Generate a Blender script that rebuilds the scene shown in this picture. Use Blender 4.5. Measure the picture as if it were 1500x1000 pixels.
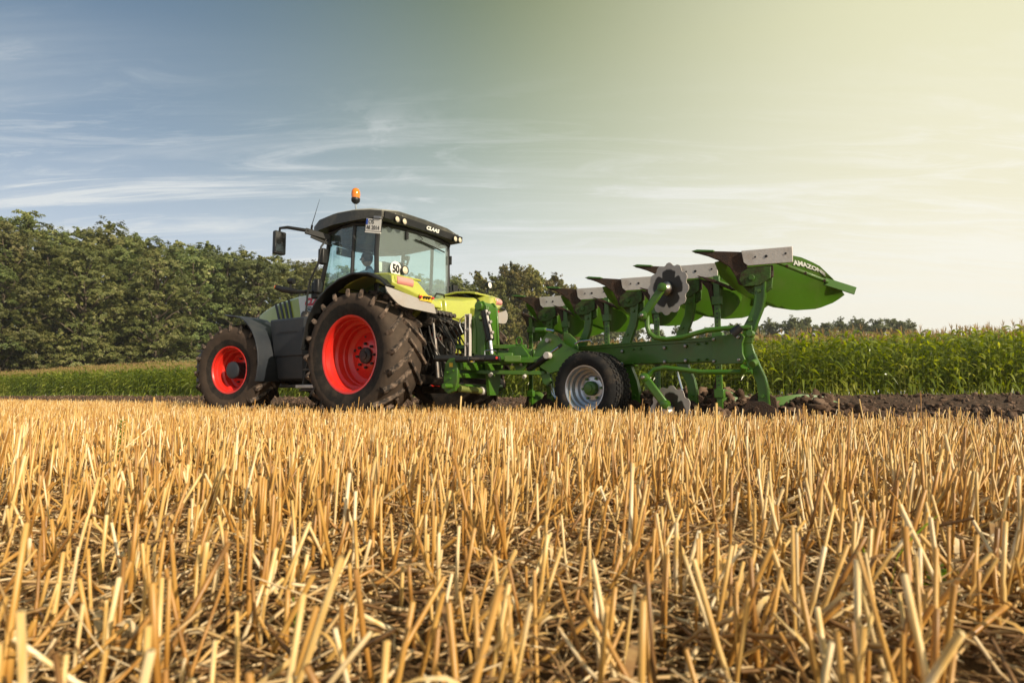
import bpy, bmesh, math, random
import numpy as np
from mathutils import Vector, Matrix

for _o in list(bpy.data.objects): bpy.data.objects.remove(_o)
SC = bpy.context.scene
COL = SC.collection
R = math.radians
rng = np.random.default_rng(7)
random.seed(7)

# ------------------------------------------------------------ camera
cd = bpy.data.cameras.new('camera'); cam = bpy.data.objects.new('camera', cd); COL.objects.link(cam)
cd.sensor_width = 36.0; cd.lens = 36.0 * 900 / 1500; cd.clip_start = 0.02; cd.clip_end = 6000
cam.location = (0, 0, 0.36)
cam.rotation_euler = (R(90) + math.atan(76.8 / 900), 0, 0)
cd.dof.use_dof = True; cd.dof.focus_distance = 7.0; cd.dof.aperture_fstop = 6.3
SC.camera = cam
SC.view_settings.view_transform = 'Standard'; SC.view_settings.look = 'None'
SC.view_settings.exposure = 0.16; SC.view_settings.gamma = 1.0
SC.cycles.max_bounces = 8; SC.cycles.transparent_max_bounces = 16
SC.cycles.use_denoising = True

# ------------------------------------------------------------ sun
SUN_AZ, SUN_EL = R(-44), R(28)          # azimuth measured from +X towards +Y
sd = bpy.data.lights.new('sun', 'SUN'); sun = bpy.data.objects.new('sun', sd); COL.objects.link(sun)
sd.energy = 4.9; sd.angle = R(0.6); sd.color = (1.0, 0.86, 0.66)
S = Vector((math.cos(SUN_AZ) * math.cos(SUN_EL), math.sin(SUN_AZ) * math.cos(SUN_EL), math.sin(SUN_EL)))
sun.rotation_euler = S.to_track_quat('Z', 'Y').to_euler()
sun.location = S * 50

# ------------------------------------------------------------ node helpers
def lin(c):
    return tuple(((v / 255) / 12.92 if v / 255 <= .04045 else ((v / 255 + .055) / 1.055) ** 2.4) for v in c)
class NT:
    def __init__(s, t): s.t = t
    def n(s, typ, **k):
        nd = s.t.nodes.new(typ)
        for a, b in k.items():
            if a.startswith('i_'): 
                key = a[2:]
                nd.inputs[int(key) if key.isdigit() else key.replace('_', ' ')].default_value = b
            else: setattr(nd, a, b)
        return nd
    def l(s, a, b): s.t.links.new(a, b)
    def math(s, op, a, b=None, c=None, clamp=False):
        m = s.t.nodes.new('ShaderNodeMath'); m.operation = op; m.use_clamp = clamp
        for i, v in enumerate((a, b, c)):
            if v is None: continue
            if hasattr(v, 'is_output'): s.l(v, m.inputs[i])
            else: m.inputs[i].default_value = v
        return m.outputs[0]
    def ramp(s, fac, stops, interp='LINEAR'):
        r = s.t.nodes.new('ShaderNodeValToRGB'); r.color_ramp.interpolation = interp
        e = r.color_ramp.elements
        while len(e) < len(stops): e.new(0.5)
        for el, (p, c) in zip(e, stops):
            el.position = p; el.color = (*c, 1) if len(c) == 3 else c
        s.l(fac, r.inputs[0]); return r.outputs[0]
    def mix(s, fac, a, b, blend='MIX'):
        m = s.t.nodes.new('ShaderNodeMix'); m.data_type = 'RGBA'; m.blend_type = blend
        for sock, v in ((m.inputs[0], fac), (m.inputs[6], a), (m.inputs[7], b)):
            if hasattr(v, 'is_output'): s.l(v, sock)
            else: sock.default_value = v if isinstance(v, (int, float)) else (*v, 1)[:4]
        return m.outputs[2]

# ------------------------------------------------------------ world: Nishita light under a thin hazy evening sky with cirrus
W = bpy.data.worlds.new('World'); SC.world = W; W.use_nodes = True
w = NT(W.node_tree); W.node_tree.nodes.clear()
out = w.n('ShaderNodeOutputWorld')
nish = w.n('ShaderNodeTexSky', sky_type='NISHITA', sun_disc=False, sun_elevation=SUN_EL, sun_rotation=math.pi / 2 - SUN_AZ, dust_density=3.0)
tc = w.n('ShaderNodeTexCoord')
sep = w.n('ShaderNodeSeparateXYZ'); w.l(tc.outputs['Generated'], sep.inputs[0])
dx, dy, dz = sep.outputs
hyp = w.math('SQRT', w.math('ADD', w.math('MULTIPLY', dx, dx), w.math('MULTIPLY', dy, dy)))
az = w.math('DIVIDE', dx, w.math('MAXIMUM', hyp, 0.001))
elv = w.math('MAXIMUM', dz, 0.0)
Lr = w.ramp(elv, [(0, lin((222, 226, 230))), (.14, lin((204, 213, 224))), (.23, lin((182, 197, 213))), (.36, lin((136, 158, 180))), (.55, lin((88, 116, 142))), (1, lin((60, 92, 128)))])
Mr = w.ramp(elv, [(0, lin((240, 238, 232))), (.18, lin((232, 234, 228))), (.28, lin((200, 209, 198))), (.40, lin((162, 174, 150))), (.56, lin((126, 137, 98))), (1, lin((110, 128, 110)))])
Rr = w.ramp(elv, [(0, lin((255, 249, 236))), (.14, lin((252, 246, 228))), (.27, lin((242, 237, 208))), (.5, lin((234, 231, 192))), (1, lin((170, 182, 170)))])
m1 = w.n('ShaderNodeMapRange', interpolation_type='SMOOTHSTEP'); w.l(az, m1.inputs[0]); m1.inputs[1].default_value = -.62; m1.inputs[2].default_value = .16
m2 = w.n('ShaderNodeMapRange', interpolation_type='SMOOTHSTEP'); w.l(az, m2.inputs[0]); m2.inputs[1].default_value = -.14; m2.inputs[2].default_value = .68
grad = w.mix(m2.outputs[0], w.mix(m1.outputs[0], Lr, Mr), Rr)
# cirrus: noise on a high flat layer, drawn out along one direction
den = w.math('ADD', elv, .10)
cx = w.math('DIVIDE', dx, den); cy = w.math('DIVIDE', dy, den)
cmb = w.n('ShaderNodeCombineXYZ'); w.l(cx, cmb.inputs[0]); w.l(cy, cmb.inputs[1])
def cirrus(rot, sc, loc, lo, hi, det=8, rough=.6, dist=.6):
    mp = w.n('ShaderNodeMapping'); w.l(cmb.outputs[0], mp.inputs[0])
    mp.inputs['Rotation'].default_value = (0, 0, R(rot)); mp.inputs['Scale'].default_value = sc; mp.inputs['Location'].default_value = loc
    nz = w.n('ShaderNodeTexNoise', i_Scale=1.0, i_Detail=det, i_Roughness=rough, i_Distortion=dist); w.l(mp.outputs[0], nz.inputs['Vector'])
    mr = w.n('ShaderNodeMapRange', interpolation_type='SMOOTHSTEP'); w.l(nz.outputs[0], mr.inputs[0]); mr.inputs[1].default_value = lo; mr.inputs[2].default_value = hi
    return mr.outputs[0]
c1 = cirrus(-10, (.55, 4.2, 1), (3.1, 1.7, 0), .46, .72)
c2 = cirrus(8, (1.3, 5.5, 1), (5.2, 2.4, 0), .47, .70, 12, .70, 1.4)
c3 = cirrus(-3, (.35, 1.6, 1), (1.2, 9.4, 0), .42, .66, 6)
c4 = cirrus(20, (3.2, 4.2, 1), (2.2, 7.1, 0), .50, .66, 10, .62, .5)
pz = w.math('MULTIPLY', w.math('SUBTRACT', 1.0, w.math('MULTIPLY', w.math('ABSOLUTE', w.math('SUBTRACT', elv, .385)), 14.0), clamp=True), w.math('SUBTRACT', 1.0, w.math('MULTIPLY', w.math('ABSOLUTE', w.math('ADD', az, .20)), 4.2), clamp=True))   # a field of small puffs
band = w.n('ShaderNodeMapRange', interpolation_type='SMOOTHSTEP'); w.l(elv, band.inputs[0]); band.inputs[1].default_value = .50; band.inputs[2].default_value = .18
cl = w.math('MULTIPLY', w.math('ADD', w.math('ADD', w.math('MULTIPLY', c1, 1.05), w.math('MULTIPLY', w.math('MULTIPLY', c4, pz), 2.2)), w.math('ADD', w.math('MULTIPLY', c2, 1.0), w.math('MULTIPLY', c3, .35))), band.outputs[0], clamp=True)
ccol = w.mix(m2.outputs[0], lin((226, 229, 228)), lin((251, 248, 234)))
skyc = w.mix(w.math('MULTIPLY', cl, .85), grad, ccol)
b1 = w.n('ShaderNodeBackground', i_Strength=.12); w.l(nish.outputs[0], b1.inputs[0])
b2 = w.n('ShaderNodeBackground', i_Strength=1.0); w.l(skyc, b2.inputs[0])
bk = w.n('ShaderNodeMapRange', interpolation_type='SMOOTHSTEP'); w.l(dy, bk.inputs[0]); bk.inputs[1].default_value = -.5; bk.inputs[2].default_value = .5; bk.inputs[3].default_value = .92; bk.inputs[4].default_value = .96
w.l(bk.outputs[0], b2.inputs[1])   # added control of sky fill by direction, slightly lower behind the viewer
ms = w.n('ShaderNodeMixShader', i_0=.93); w.l(b1.outputs[0], ms.inputs[1]); w.l(b2.outputs[0], ms.inputs[2])
w.l(ms.outputs[0], out.inputs[0])

# ------------------------------------------------------------ object helpers
def tag(o, label=None, cat=None, group=None, kind=None):
    if label: o['label'] = label
    if cat: o['category'] = cat
    if group: o['group'] = group
    if kind: o['kind'] = kind
    return o
def empty(name, parent=None, loc=(0, 0, 0), rot=(0, 0, 0)):
    o = bpy.data.objects.new(name, None); COL.objects.link(o); o.location = loc; o.rotation_euler = rot
    o.empty_display_size = .1
    if parent: o.parent = parent
    return o
def np_mesh(name, V, F, mat, parent=None, smooth=False, attr=None):
    V = np.asarray(V, dtype=np.float32); F = np.asarray(F, dtype=np.int32)
    me = bpy.data.meshes.new(name); k = F.shape[1]
    me.vertices.add(len(V)); me.vertices.foreach_set('co', V.ravel())
    me.loops.add(F.size); me.loops.foreach_set('vertex_index', F.ravel())
    me.polygons.add(len(F)); me.polygons.foreach_set('loop_start', np.arange(0, F.size, k, dtype=np.int32))
    if smooth: me.polygons.foreach_set('use_smooth', np.ones(len(F), dtype=bool))
    me.update(calc_edges=True); me.materials.append(mat)
    o = bpy.data.objects.new(name, me); COL.objects.link(o)
    if parent: o.parent = parent
    return o
class MB:
    def __init__(s): s.v = []; s.f = []
    def add(s, vs, fs):
        b = len(s.v); s.cut = getattr(s, 'cut', []) + [(b, len(s.f))]; s.v += [tuple(v) for v in vs]; s.f += [tuple(i + b for i in f) for f in fs]; return s
    def box(s, c, d, rot=None, taper=1.0):
        hx, hy, hz = d[0] / 2, d[1] / 2, d[2] / 2
        vs = [Vector((x * hx * (taper if z > 0 else 1), y * hy * (taper if z > 0 else 1), z * hz)) for z in (-1, 1) for x, y in ((-1, -1), (1, -1), (1, 1), (-1, 1))]
        if rot is not None:
            M = Matrix.Rotation(rot[2], 3, 'Z') @ Matrix.Rotation(rot[1], 3, 'Y') @ Matrix.Rotation(rot[0], 3, 'X'); vs = [M @ v for v in vs]
        vs = [v + Vector(c) for v in vs]
        return s.add(vs, [(3, 2, 1, 0), (4, 5, 6, 7), (0, 1, 5, 4), (1, 2, 6, 5), (2, 3, 7, 6), (3, 0, 4, 7)])
    def bar(s, a, b, wd, ht, up=(0, 0, 1)):
        a = Vector(a); b = Vector(b); t = (b - a).normalized(); u = Vector(up); sd_ = t.cross(u)
        if sd_.length < 1e-4: sd_ = t.cross(Vector((1, 0, 0)))
        sd_.normalize(); u = sd_.cross(t)
        vs = [p + sd_ * x * wd / 2 + u * y * ht / 2 for p in (a, b) for x, y in ((-1, -1), (1, -1), (1, 1), (-1, 1))]
        return s.add(vs, [(3, 2, 1, 0), (4, 5, 6, 7), (0, 1, 5, 4), (1, 2, 6, 5), (2, 3, 7, 6), (3, 0, 4, 7)])
    def tube(s, pts, r, n=8, cap=True):
        P = [Vector(p) for p in pts]; m = len(P); rs = r if isinstance(r, (list, tuple)) else [r] * m
        vs = []; nrm = None
        for i in range(m):
            t = (P[min(i + 1, m - 1)] - P[max(i - 1, 0)]).normalized()
            if nrm is None:
                nrm = t.cross(Vector((0, 0, 1)));
                if nrm.length < 1e-3: nrm = t.cross(Vector((1, 0, 0)))
            nrm = (nrm - t * nrm.dot(t)).normalized(); bn = t.cross(nrm)
            for k in range(n):
                a = 2 * math.pi * k / n; vs.append(P[i] + (nrm * math.cos(a) + bn * math.sin(a)) * rs[i])
        fs = [(i * n + k, i * n + (k + 1) % n, (i + 1) * n + (k + 1) % n, (i + 1) * n + k) for i in range(m - 1) for k in range(n)]
        if cap: fs += [tuple(reversed(range(n))), tuple(range((m - 1) * n, m * n))]
        return s.add(vs, fs)
    def cyl(s, a, b, r, n=16, r2=None): return s.tube([a, b], [r, r if r2 is None else r2], n)
    def lathe(s, prof, n=48, c=(0, 0, 0), axis='Y', closed=False):
        vs = []; m = len(prof)
        for k in range(n):
            a = 2 * math.pi * k / n
            for y, r in prof:
                p = {'Y': (r * math.cos(a), y, r * math.sin(a)), 'X': (y, r * math.cos(a), r * math.sin(a)), 'Z': (r * math.cos(a), r * math.sin(a), y)}[axis]
                vs.append((p[0] + c[0], p[1] + c[1], p[2] + c[2]))
        fs = []
        for k in range(n):
            k2 = (k + 1) % n
            for i in range(m if closed else m - 1):
                j = (i + 1) % m; fs.append((k * m + i, k * m + j, k2 * m + j, k2 * m + i))
        return s.add(vs, fs)
    def prism(s, poly, a, b, plane='XZ'):
        n = len(poly)
        def P(p, d): return {'XZ': (p[0], d, p[1]), 'XY': (p[0], p[1], d), 'YZ': (d, p[0], p[1])}[plane]
        vs = [P(p, a) for p in poly] + [P(p, b) for p in poly]
        fs = [tuple(range(n)), tuple(reversed(range(n, 2 * n)))] + [(i, n + i, n + (i + 1) % n, (i + 1) % n) for i in range(n)]
        return s.add(vs, fs)
    def band(s, pts, y0, y1, th, inward=True):
        """a bent sheet following pts (x,z), spanning y0..y1, thickness th"""
        m = len(pts); off = []
        for i in range(m):
            a = pts[max(i - 1, 0)]; b = pts[min(i + 1, m - 1)]; t = Vector((b[0] - a[0], b[1] - a[1])).normalized(); off.append((t.y * th, -t.x * th))
        vs = []
        for (x, z), (ox, oz) in zip(pts, off): vs += [(x, y0, z), (x, y1, z), (x + ox, y1, z + oz), (x + ox, y0, z + oz)]
        fs = [(i * 4 + k, i * 4 + (k + 1) % 4, i * 4 + 4 + (k + 1) % 4, i * 4 + 4 + k) for i in range(m - 1) for k in range(4)] + [(3, 2, 1, 0), tuple((m - 1) * 4 + k for k in range(4))]
        return s.add(vs, fs)
    def loft(s, secs, cap=True):
        m = len(secs); n = len(secs[0]); vs = [p for sc in secs for p in sc]
        fs = [(i * n + k, i * n + (k + 1) % n, (i + 1) * n + (k + 1) % n, (i + 1) * n + k) for i in range(m - 1) for k in range(n)]
        if cap: fs += [tuple(reversed(range(n))), tuple(range((m - 1) * n, m * n))]
        return s.add(vs, fs)
    def grid(s, fn, nu, nv, th=None):
        """sheet from fn(u,v)->point; th gives real thickness"""
        P = [[Vector(fn(i / (nu - 1), j / (nv - 1))) for j in range(nv)] for i in range(nu)]
        top = [p for row in P for p in row]; fs = [(i * nv + j, i * nv + j + 1, (i + 1) * nv + j + 1, (i + 1) * nv + j) for i in range(nu - 1) for j in range(nv - 1)]
        if th is None: return s.add(top, fs)
        bot = []
        for i in range(nu):
            for j in range(nv):
                a = P[min(i + 1, nu - 1)][j] - P[max(i - 1, 0)][j]; b = P[i][min(j + 1, nv - 1)] - P[i][max(j - 1, 0)]
                bot.append(P[i][j] - a.cross(b).normalized() * th)
        k = nu * nv; fs += [tuple(k + x for x in reversed(f)) for f in fs[:]]
        ring = [i * nv for i in range(nu)] + [(nu - 1) * nv + j for j in range(1, nv)] + [i * nv + nv - 1 for i in range(nu - 2, -1, -1)] + [j for j in range(nv - 2, 0, -1)]
        fs += [(ring[q], ring[(q + 1) % len(ring)], k + ring[(q + 1) % len(ring)], k + ring[q]) for q in range(len(ring))]
        return s.add(top + bot, fs)
    def build(s, name, mat, parent=None, smooth=True, bevel=0, ang=35, loc=None, rot=None, mz=None):
        vs = s.v if mz is None else [(x, y, 2 * mz - z) for x, y, z in s.v]
        me = bpy.data.meshes.new(name); me.from_pydata(vs, [], s.f); me.update()
        bm = bmesh.new(); bm.from_mesh(me); bmesh.ops.recalc_face_normals(bm, faces=bm.faces); bm.to_mesh(me); bm.free()
        me.materials.append(mat)
        if smooth:
            for p in me.polygons: p.use_smooth = True
            me.set_sharp_from_angle(angle=R(ang))
        o = bpy.data.objects.new(name, me); COL.objects.link(o)
        if parent: o.parent = parent
        if loc: o.location = loc
        if rot: o.rotation_euler = rot
        if bevel:
            b = o.modifiers.new('bevel', 'BEVEL'); b.width = bevel; b.segments = 2; b.limit_method = 'ANGLE'; b.angle_limit = R(40); b.harden_normals = False
        return o
def _each(s, name, mat, parent=None, **k):
    c = s.cut + [(len(s.v), len(s.f))]; o = None
    for (a, fa), (b, fb) in zip(c[:-1], c[1:]):
        m = MB(); m.v = s.v[a:b]; m.f = [tuple(i - a for i in f) for f in s.f[fa:fb]]; o = m.build(name, mat, parent, **k)
    return o
MB.build_each = _each
def lettering(body, size, mat, parent, loc, right, up, shear=0.0, extrude=.0015, bold=0.0, name='lettering', xs=1.0, align='CENTER'):
    c = bpy.data.curves.new(name, 'FONT'); c.body = body; c.size = size; c.shear = shear; c.extrude = extrude; c.offset = bold
    c.align_x = align; c.align_y = 'CENTER'; c.resolution_u = 3; c.space_line = .8
    t = bpy.data.objects.new('tmp', c); COL.objects.link(t)
    me = bpy.data.meshes.new_from_object(t.evaluated_get(bpy.context.evaluated_depsgraph_get()))
    bpy.data.objects.remove(t); me.name = name; me.materials.clear(); me.materials.append(mat)
    o = bpy.data.objects.new(name, me); COL.objects.link(o); o.parent = parent
    r = Vector(right).normalized(); n = r.cross(Vector(up)).normalized(); u = n.cross(r)
    M = Matrix((r, u, n)).transposed().to_4x4(); M.translation = Vector(loc); o.matrix_local = M @ Matrix.Diagonal((xs, 1, 1, 1)); return o
def copy_tree(o, parent=None, loc=None, name=None):
    c = o.copy(); COL.objects.link(c)
    if parent is not None: c.parent = parent
    if loc is not None: c.location = loc
    for ch in list(KIDS(o)): copy_tree(ch, c)
    return c
def KIDS(o): return [x for x in bpy.data.objects if x.parent == o]

# ------------------------------------------------------------ materials
def mat_new(name):
    m = bpy.data.materials.new(name); m.use_nodes = True; t = NT(m.node_tree)
    return m, t, m.node_tree.nodes['Principled BSDF']
def paint(name, col, rough=.35, metal=0, dust=.25, dcol=(.27, .20, .13), dscale=3.0, bump=.0, coat=0.0, dlo=.45, spec=.5, var=.12):
    """painted / metal / plastic surface with a patchy film of field dust"""
    m, t, p = mat_new(name)
    tcn = t.n('ShaderNodeTexCoord')
    n1 = t.n('ShaderNodeTexNoise', i_Scale=dscale, i_Detail=8, i_Roughness=.68); t.l(tcn.outputs['Object'], n1.inputs['Vector'])
    n2 = t.n('ShaderNodeTexNoise', i_Scale=dscale * 9, i_Detail=4, i_Roughness=.6); t.l(tcn.outputs['Object'], n2.inputs['Vector'])
    base = t.mix(n2.outputs[0], tuple(c * (1 - var) for c in col), tuple(min(1, c * (1 + var)) for c in col))
    mr = t.n('ShaderNodeMapRange', clamp=True); t.l(n1.outputs[0], mr.inputs[0]); mr.inputs[1].default_value = dlo; mr.inputs[2].default_value = .78
    fac = t.math('MULTIPLY', mr.outputs[0], t.math('MULTIPLY_ADD', n2.outputs[0], 1.2, .3), clamp=True)
    fac = t.math('MULTIPLY', fac, dust * 2.2, clamp=True)
    t.l(t.mix(fac, base, dcol), p.inputs['Base Color'])
    t.l(t.math('MULTIPLY_ADD', fac, .45, rough, clamp=True), p.inputs['Roughness'])
    p.inputs['Metallic'].default_value = metal; p.inputs['Specular IOR Level'].default_value = spec
    p.inputs['Coat Weight'].default_value = coat; p.inputs['Coat Roughness'].default_value = .12
    if bump:
        b = t.n('ShaderNodeBump', i_Strength=bump, i_Distance=.01); t.l(n2.outputs[0], b.inputs['Height']); t.l(b.outputs[0], p.inputs['Normal'])
    return m
M = {}
M['lime'] = paint('lime_paint', (.43, .46, .075), .28, dust=.10, dcol=(.42, .33, .18), coat=.4, dlo=.5)
M['red'] = paint('red_rim_paint', (.70, .026, .016), .32, dust=.20, dcol=(.32, .10, .05), coat=.4, dlo=.52)
M['green'] = paint('green_plough_paint', (.046, .142, .006), .38, dust=.26, dcol=(.13, .10, .05), coat=.15, dscale=4, dlo=.47)
M['board'] = paint('green_mouldboard_paint', (.055, .15, .006), .34, dust=.20, dcol=(.13, .09, .05), coat=.2, dscale=2.5, dlo=.5)
M['black'] = paint('black_plastic', (.010, .011, .012), .45, dust=.07, dcol=(.14, .11, .08))
M['blackd'] = paint('dusty_black_steel', (.018, .017, .017), .5, dust=.42, dcol=(.20, .145, .10), dscale=6, bump=.3)
M['anthr'] = paint('anthracite_plastic', (.022, .027, .035), .5, dust=.10, dcol=(.16, .14, .12), bump=.05)
M['rooftop'] = paint('pale_roof_cap', (.30, .30, .26), .4, dust=.3, dcol=(.34, .31, .24))  # pale grey dusty top over the dark roof shell
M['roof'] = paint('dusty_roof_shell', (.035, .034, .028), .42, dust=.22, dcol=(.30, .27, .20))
M['steel'] = paint('bare_steel', (.42, .40, .38), .35, 1.0, dust=.3, dcol=(.22, .15, .10), dscale=7)
M['chrome'] = paint('bright_steel', (.7, .7, .7), .15, 1.0, dust=.05)
M['silver'] = paint('silver_rim_paint', (.52, .55, .60), .3, .7, dust=.15, dcol=(.25, .20, .15))
M['plate'] = paint('worn_grey_steel', (.62, .58, .54), .55, .15, dust=.35, dcol=(.30, .21, .15), dscale=5, bump=.2, dlo=.5)
M['soilsteel'] = paint('soil_caked_steel', (.026, .017, .012), .7, 0, dust=.5, dcol=(.10, .055, .035), dscale=9, bump=.9, dlo=.3)
M['white'] = paint('white_enamel', (.78, .77, .74), .4, dust=.06)
M['pale'] = paint('sun_bleached_flap', (.33, .31, .29), .6, dust=.4, dcol=(.34, .26, .19))
M['redp'] = paint('red_plastic', (.55, .02, .015), .3, dust=.05)
M['tail'] = paint('pink_red_lens', (.75, .30, .26), .15, dust=.1, coat=.6)
M['amber'] = paint('amber_lens', (.85, .22, .01), .15, dust=.03, coat=.6)
M['lens'] = paint('work_lamp_lens', (.80, .72, .55), .15, .3, dust=.05, coat=.6)
M['blue'] = paint('blue_print', (.02, .08, .45), .4, dust=0)
M['ink'] = paint('black_print', (.012, .012, .012), .5, dust=0)
M['inkg'] = paint('grey_print', (.05, .07, .10), .5, dust=0)
M['inkr'] = paint('red_print', (.65, .02, .04), .4, dust=0)
M['inkw'] = paint('white_print', (.75, .76, .72), .5, dust=.05)
M['seat'] = paint('dark_seat_fabric', (.03, .035, .04), .9, dust=0, spec=.2)
M['inner'] = paint('cab_lining', (.09, .11, .12), .7, dust=0)
M['skin'] = paint('skin', (.48, .26, .18), .55, dust=0)
M['hair'] = paint('dark_cap_cloth', (.022, .022, .028), .85, dust=0, spec=.2)
M['shirt'] = paint('blue_work_shirt', (.05, .10, .17), .85, dust=0, spec=.2)
M['trousers'] = paint('dark_work_trousers', (.03, .035, .05), .9, dust=0, spec=.2)
M['olive'] = paint('olive_shaft_paint', (.22, .26, .07), .3, .3, dust=.2)
M['greend'] = paint('soil_smeared_green_paint', (.046, .13, .008), .5, dust=.7, dcol=(.045, .028, .018), dscale=7, bump=.4, dlo=.40)
M['yellow'] = paint('yellow_sticker', (.75, .50, .03), .4, dust=.1)
M['hose'] = paint('rubber_hose', (.016, .016, .017), .5, dust=.22, dcol=(.22, .17, .12), dscale=12)
def rubber(name, c0, c1, lo, hi, sc=5, side=None):
    m, t, p = mat_new(name); tcn = t.n('ShaderNodeTexCoord')
    n1 = t.n('ShaderNodeTexNoise', i_Scale=sc, i_Detail=9, i_Roughness=.7); t.l(tcn.outputs['Object'], n1.inputs['Vector'])
    mr = t.n('ShaderNodeMapRange'); t.l(n1.outputs[0], mr.inputs[0]); mr.inputs[1].default_value = lo; mr.inputs[2].default_value = hi
    fac = mr.outputs[0]
    if side:   # a ring of caked dust where the tyre wall meets the ground when it rolls
        sp = t.n('ShaderNodeSeparateXYZ'); t.l(tcn.outputs['Object'], sp.inputs[0])
        rr = t.math('SQRT', t.math('ADD', t.math('MULTIPLY', sp.outputs[0], sp.outputs[0]), t.math('MULTIPLY', sp.outputs[2], sp.outputs[2])))
        nn = t.math('MULTIPLY_ADD', n1.outputs[0], .04, rr)
        a = t.n('ShaderNodeMapRange', clamp=True); t.l(nn, a.inputs[0]); a.inputs[1].default_value = side[0]; a.inputs[2].default_value = side[0] + .02
        fac = t.math('ADD', t.math('MULTIPLY', a.outputs[0], side[1]), t.math('MULTIPLY', fac, .45), clamp=True)
    t.l(t.mix(fac, c0, c1), p.inputs['Base Color']); p.inputs['Roughness'].default_value = .85; p.inputs['Specular IOR Level'].default_value = .25
    b = t.n('ShaderNodeBump', i_Strength=.5, i_Distance=.012); t.l(n1.outputs[0], b.inputs['Height']); t.l(b.outputs[0], p.inputs['Normal'])
    return m
M['tyre'] = rubber('dusty_tyre_rubber', (.016, .015, .014), (.115, .080, .057), .42, .72, side=(.70, .42))
M['tyref'] = rubber('dusty_front_tyre_rubber', (.016, .015, .014), (.115, .078, .055), .42, .72, side=(.49, .42))
M['lug'] = rubber('dusty_highlit_lug_rubber', (.030, .025, .022), (.25, .18, .135), .44, .62, 8)  # dust patches, their colour lightened to stand for highlights on the lugs
M['tyrep'] = rubber('black_implement_tyre', (.018, .018, .019), (.10, .08, .06), .50, .80, 8)
def glass(name, tint, haze=.10, hcol=(.75, .85, .82)):
    m, t, p = mat_new(name); m.node_tree.nodes.remove(p); o = m.node_tree.nodes['Material Output']
    tr = t.n('ShaderNodeBsdfTransparent', i_Color=(*tint, 1)); gl = t.n('ShaderNodeBsdfGlossy', i_Roughness=.03, i_Color=(.95, .98, 1, 1)); df = t.n('ShaderNodeBsdfDiffuse', i_Color=(*hcol, 1))
    ge = t.n('ShaderNodeNewGeometry'); vm = t.n('ShaderNodeVectorMath', operation='DOT_PRODUCT'); t.l(ge.outputs['Incoming'], vm.inputs[0]); t.l(ge.outputs['Normal'], vm.inputs[1])
    frs = t.math('MULTIPLY_ADD', t.math('POWER', t.math('SUBTRACT', 1.0, t.math('ABSOLUTE', vm.outputs['Value'])), 5.0), .9, .04); a = t.n('ShaderNodeMixShader', i_0=haze); t.l(tr.outputs[0], a.inputs[1]); t.l(df.outputs[0], a.inputs[2])
    b = t.n('ShaderNodeMixShader'); t.l(t.math('MULTIPLY', frs, 1.2, clamp=True), b.inputs[0]); t.l(a.outputs[0], b.inputs[1]); t.l(gl.outputs[0], b.inputs[2]); t.l(b.outputs[0], o.inputs[0]); return m
M['glass'] = glass('tinted_cab_glass', (.86, .95, .95), .02)
M['glassr'] = glass('dusty_sheen_rear_glass', (.90, .97, .95), .085)  # pale diffuse share: dust plus a painted whitish sky reflection
def leafy(name, cols, rough=.55, trans=.35, sss=None, glint=.4, vary=False):
    m, t, p = mat_new(name); m.node_tree.nodes.remove(p); o = m.node_tree.nodes['Material Output']
    g = t.n('ShaderNodeNewGeometry'); tcn = t.n('ShaderNodeTexCoord')
    nz = t.n('ShaderNodeTexNoise', i_Scale=sss or .6, i_Detail=3); t.l(tcn.outputs['Object'], nz.inputs['Vector'])
    f = t.math('ADD', t.math('MULTIPLY', g.outputs['Random Per Island'], .6), t.math('MULTIPLY_ADD', nz.outputs[0], 1.3, -.45), clamp=True)
    c = t.ramp(f, [(i / (len(cols) - 1), x) for i, x in enumerate(cols)])
    if vary:
        oi = t.n('ShaderNodeObjectInfo'); hv = t.n('ShaderNodeHueSaturation'); t.l(t.math('MULTIPLY_ADD', oi.outputs['Random'], .045, .475), hv.inputs['Hue']); t.l(t.math('MULTIPLY_ADD', t.math('FRACT', t.math('MULTIPLY', oi.outputs['Random'], 7.31)), .65, .68), hv.inputs['Value']); t.l(c, hv.inputs['Color']); c = hv.outputs[0]
    d = t.n('ShaderNodeBsdfPrincipled', i_Roughness=rough); t.l(c, d.inputs['Base Color']); d.inputs['Specular IOR Level'].default_value = glint
    tl = t.n('ShaderNodeBsdfTranslucent'); hs = t.n('ShaderNodeHueSaturation', i_Saturation=1.15, i_Value=1.5, i_Hue=.485); t.l(c, hs.inputs['Color']); t.l(hs.outputs[0], tl.inputs[0])
    mx = t.n('ShaderNodeMixShader', i_0=trans); t.l(d.outputs[0], mx.inputs[1]); t.l(tl.outputs[0], mx.inputs[2]); t.l(mx.outputs[0], o.inputs[0]); return m
M['beech'] = leafy('beech_leaves', [(.036, .055, .014), (.080, .108, .026), (.17, .19, .056), (.31, .30, .115)], sss=.25, trans=.22, vary=True)
M['pine'] = leafy('pine_needles', [(.055, .080, .017), (.12, .135, .03), (.24, .225, .06), (.40, .32, .11)], sss=.3, trans=.25, vary=True)
M['farleaf'] = leafy('far_tree_leaves', [(.08, .10, .035), (.13, .15, .055), (.19, .20, .09)], sss=.2)
M['corn'] = leafy('maize_leaves', [(.080, .125, .016), (.165, .225, .026), (.30, .36, .045), (.50, .50, .13)], rough=.32, trans=.5, sss=.5, glint=1.0)
M['tassel'] = leafy('maize_tassels', [(.28, .19, .08), (.40, .28, .12), (.50, .36, .17)], trans=.3)
M['weed'] = leafy('weed_leaves', [(.10, .20, .02), (.20, .34, .03), (.30, .42, .05)], trans=.5)
M['bark'] = paint('tree_bark', (.09, .07, .05), .9, dust=.2, bump=.5)
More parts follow.
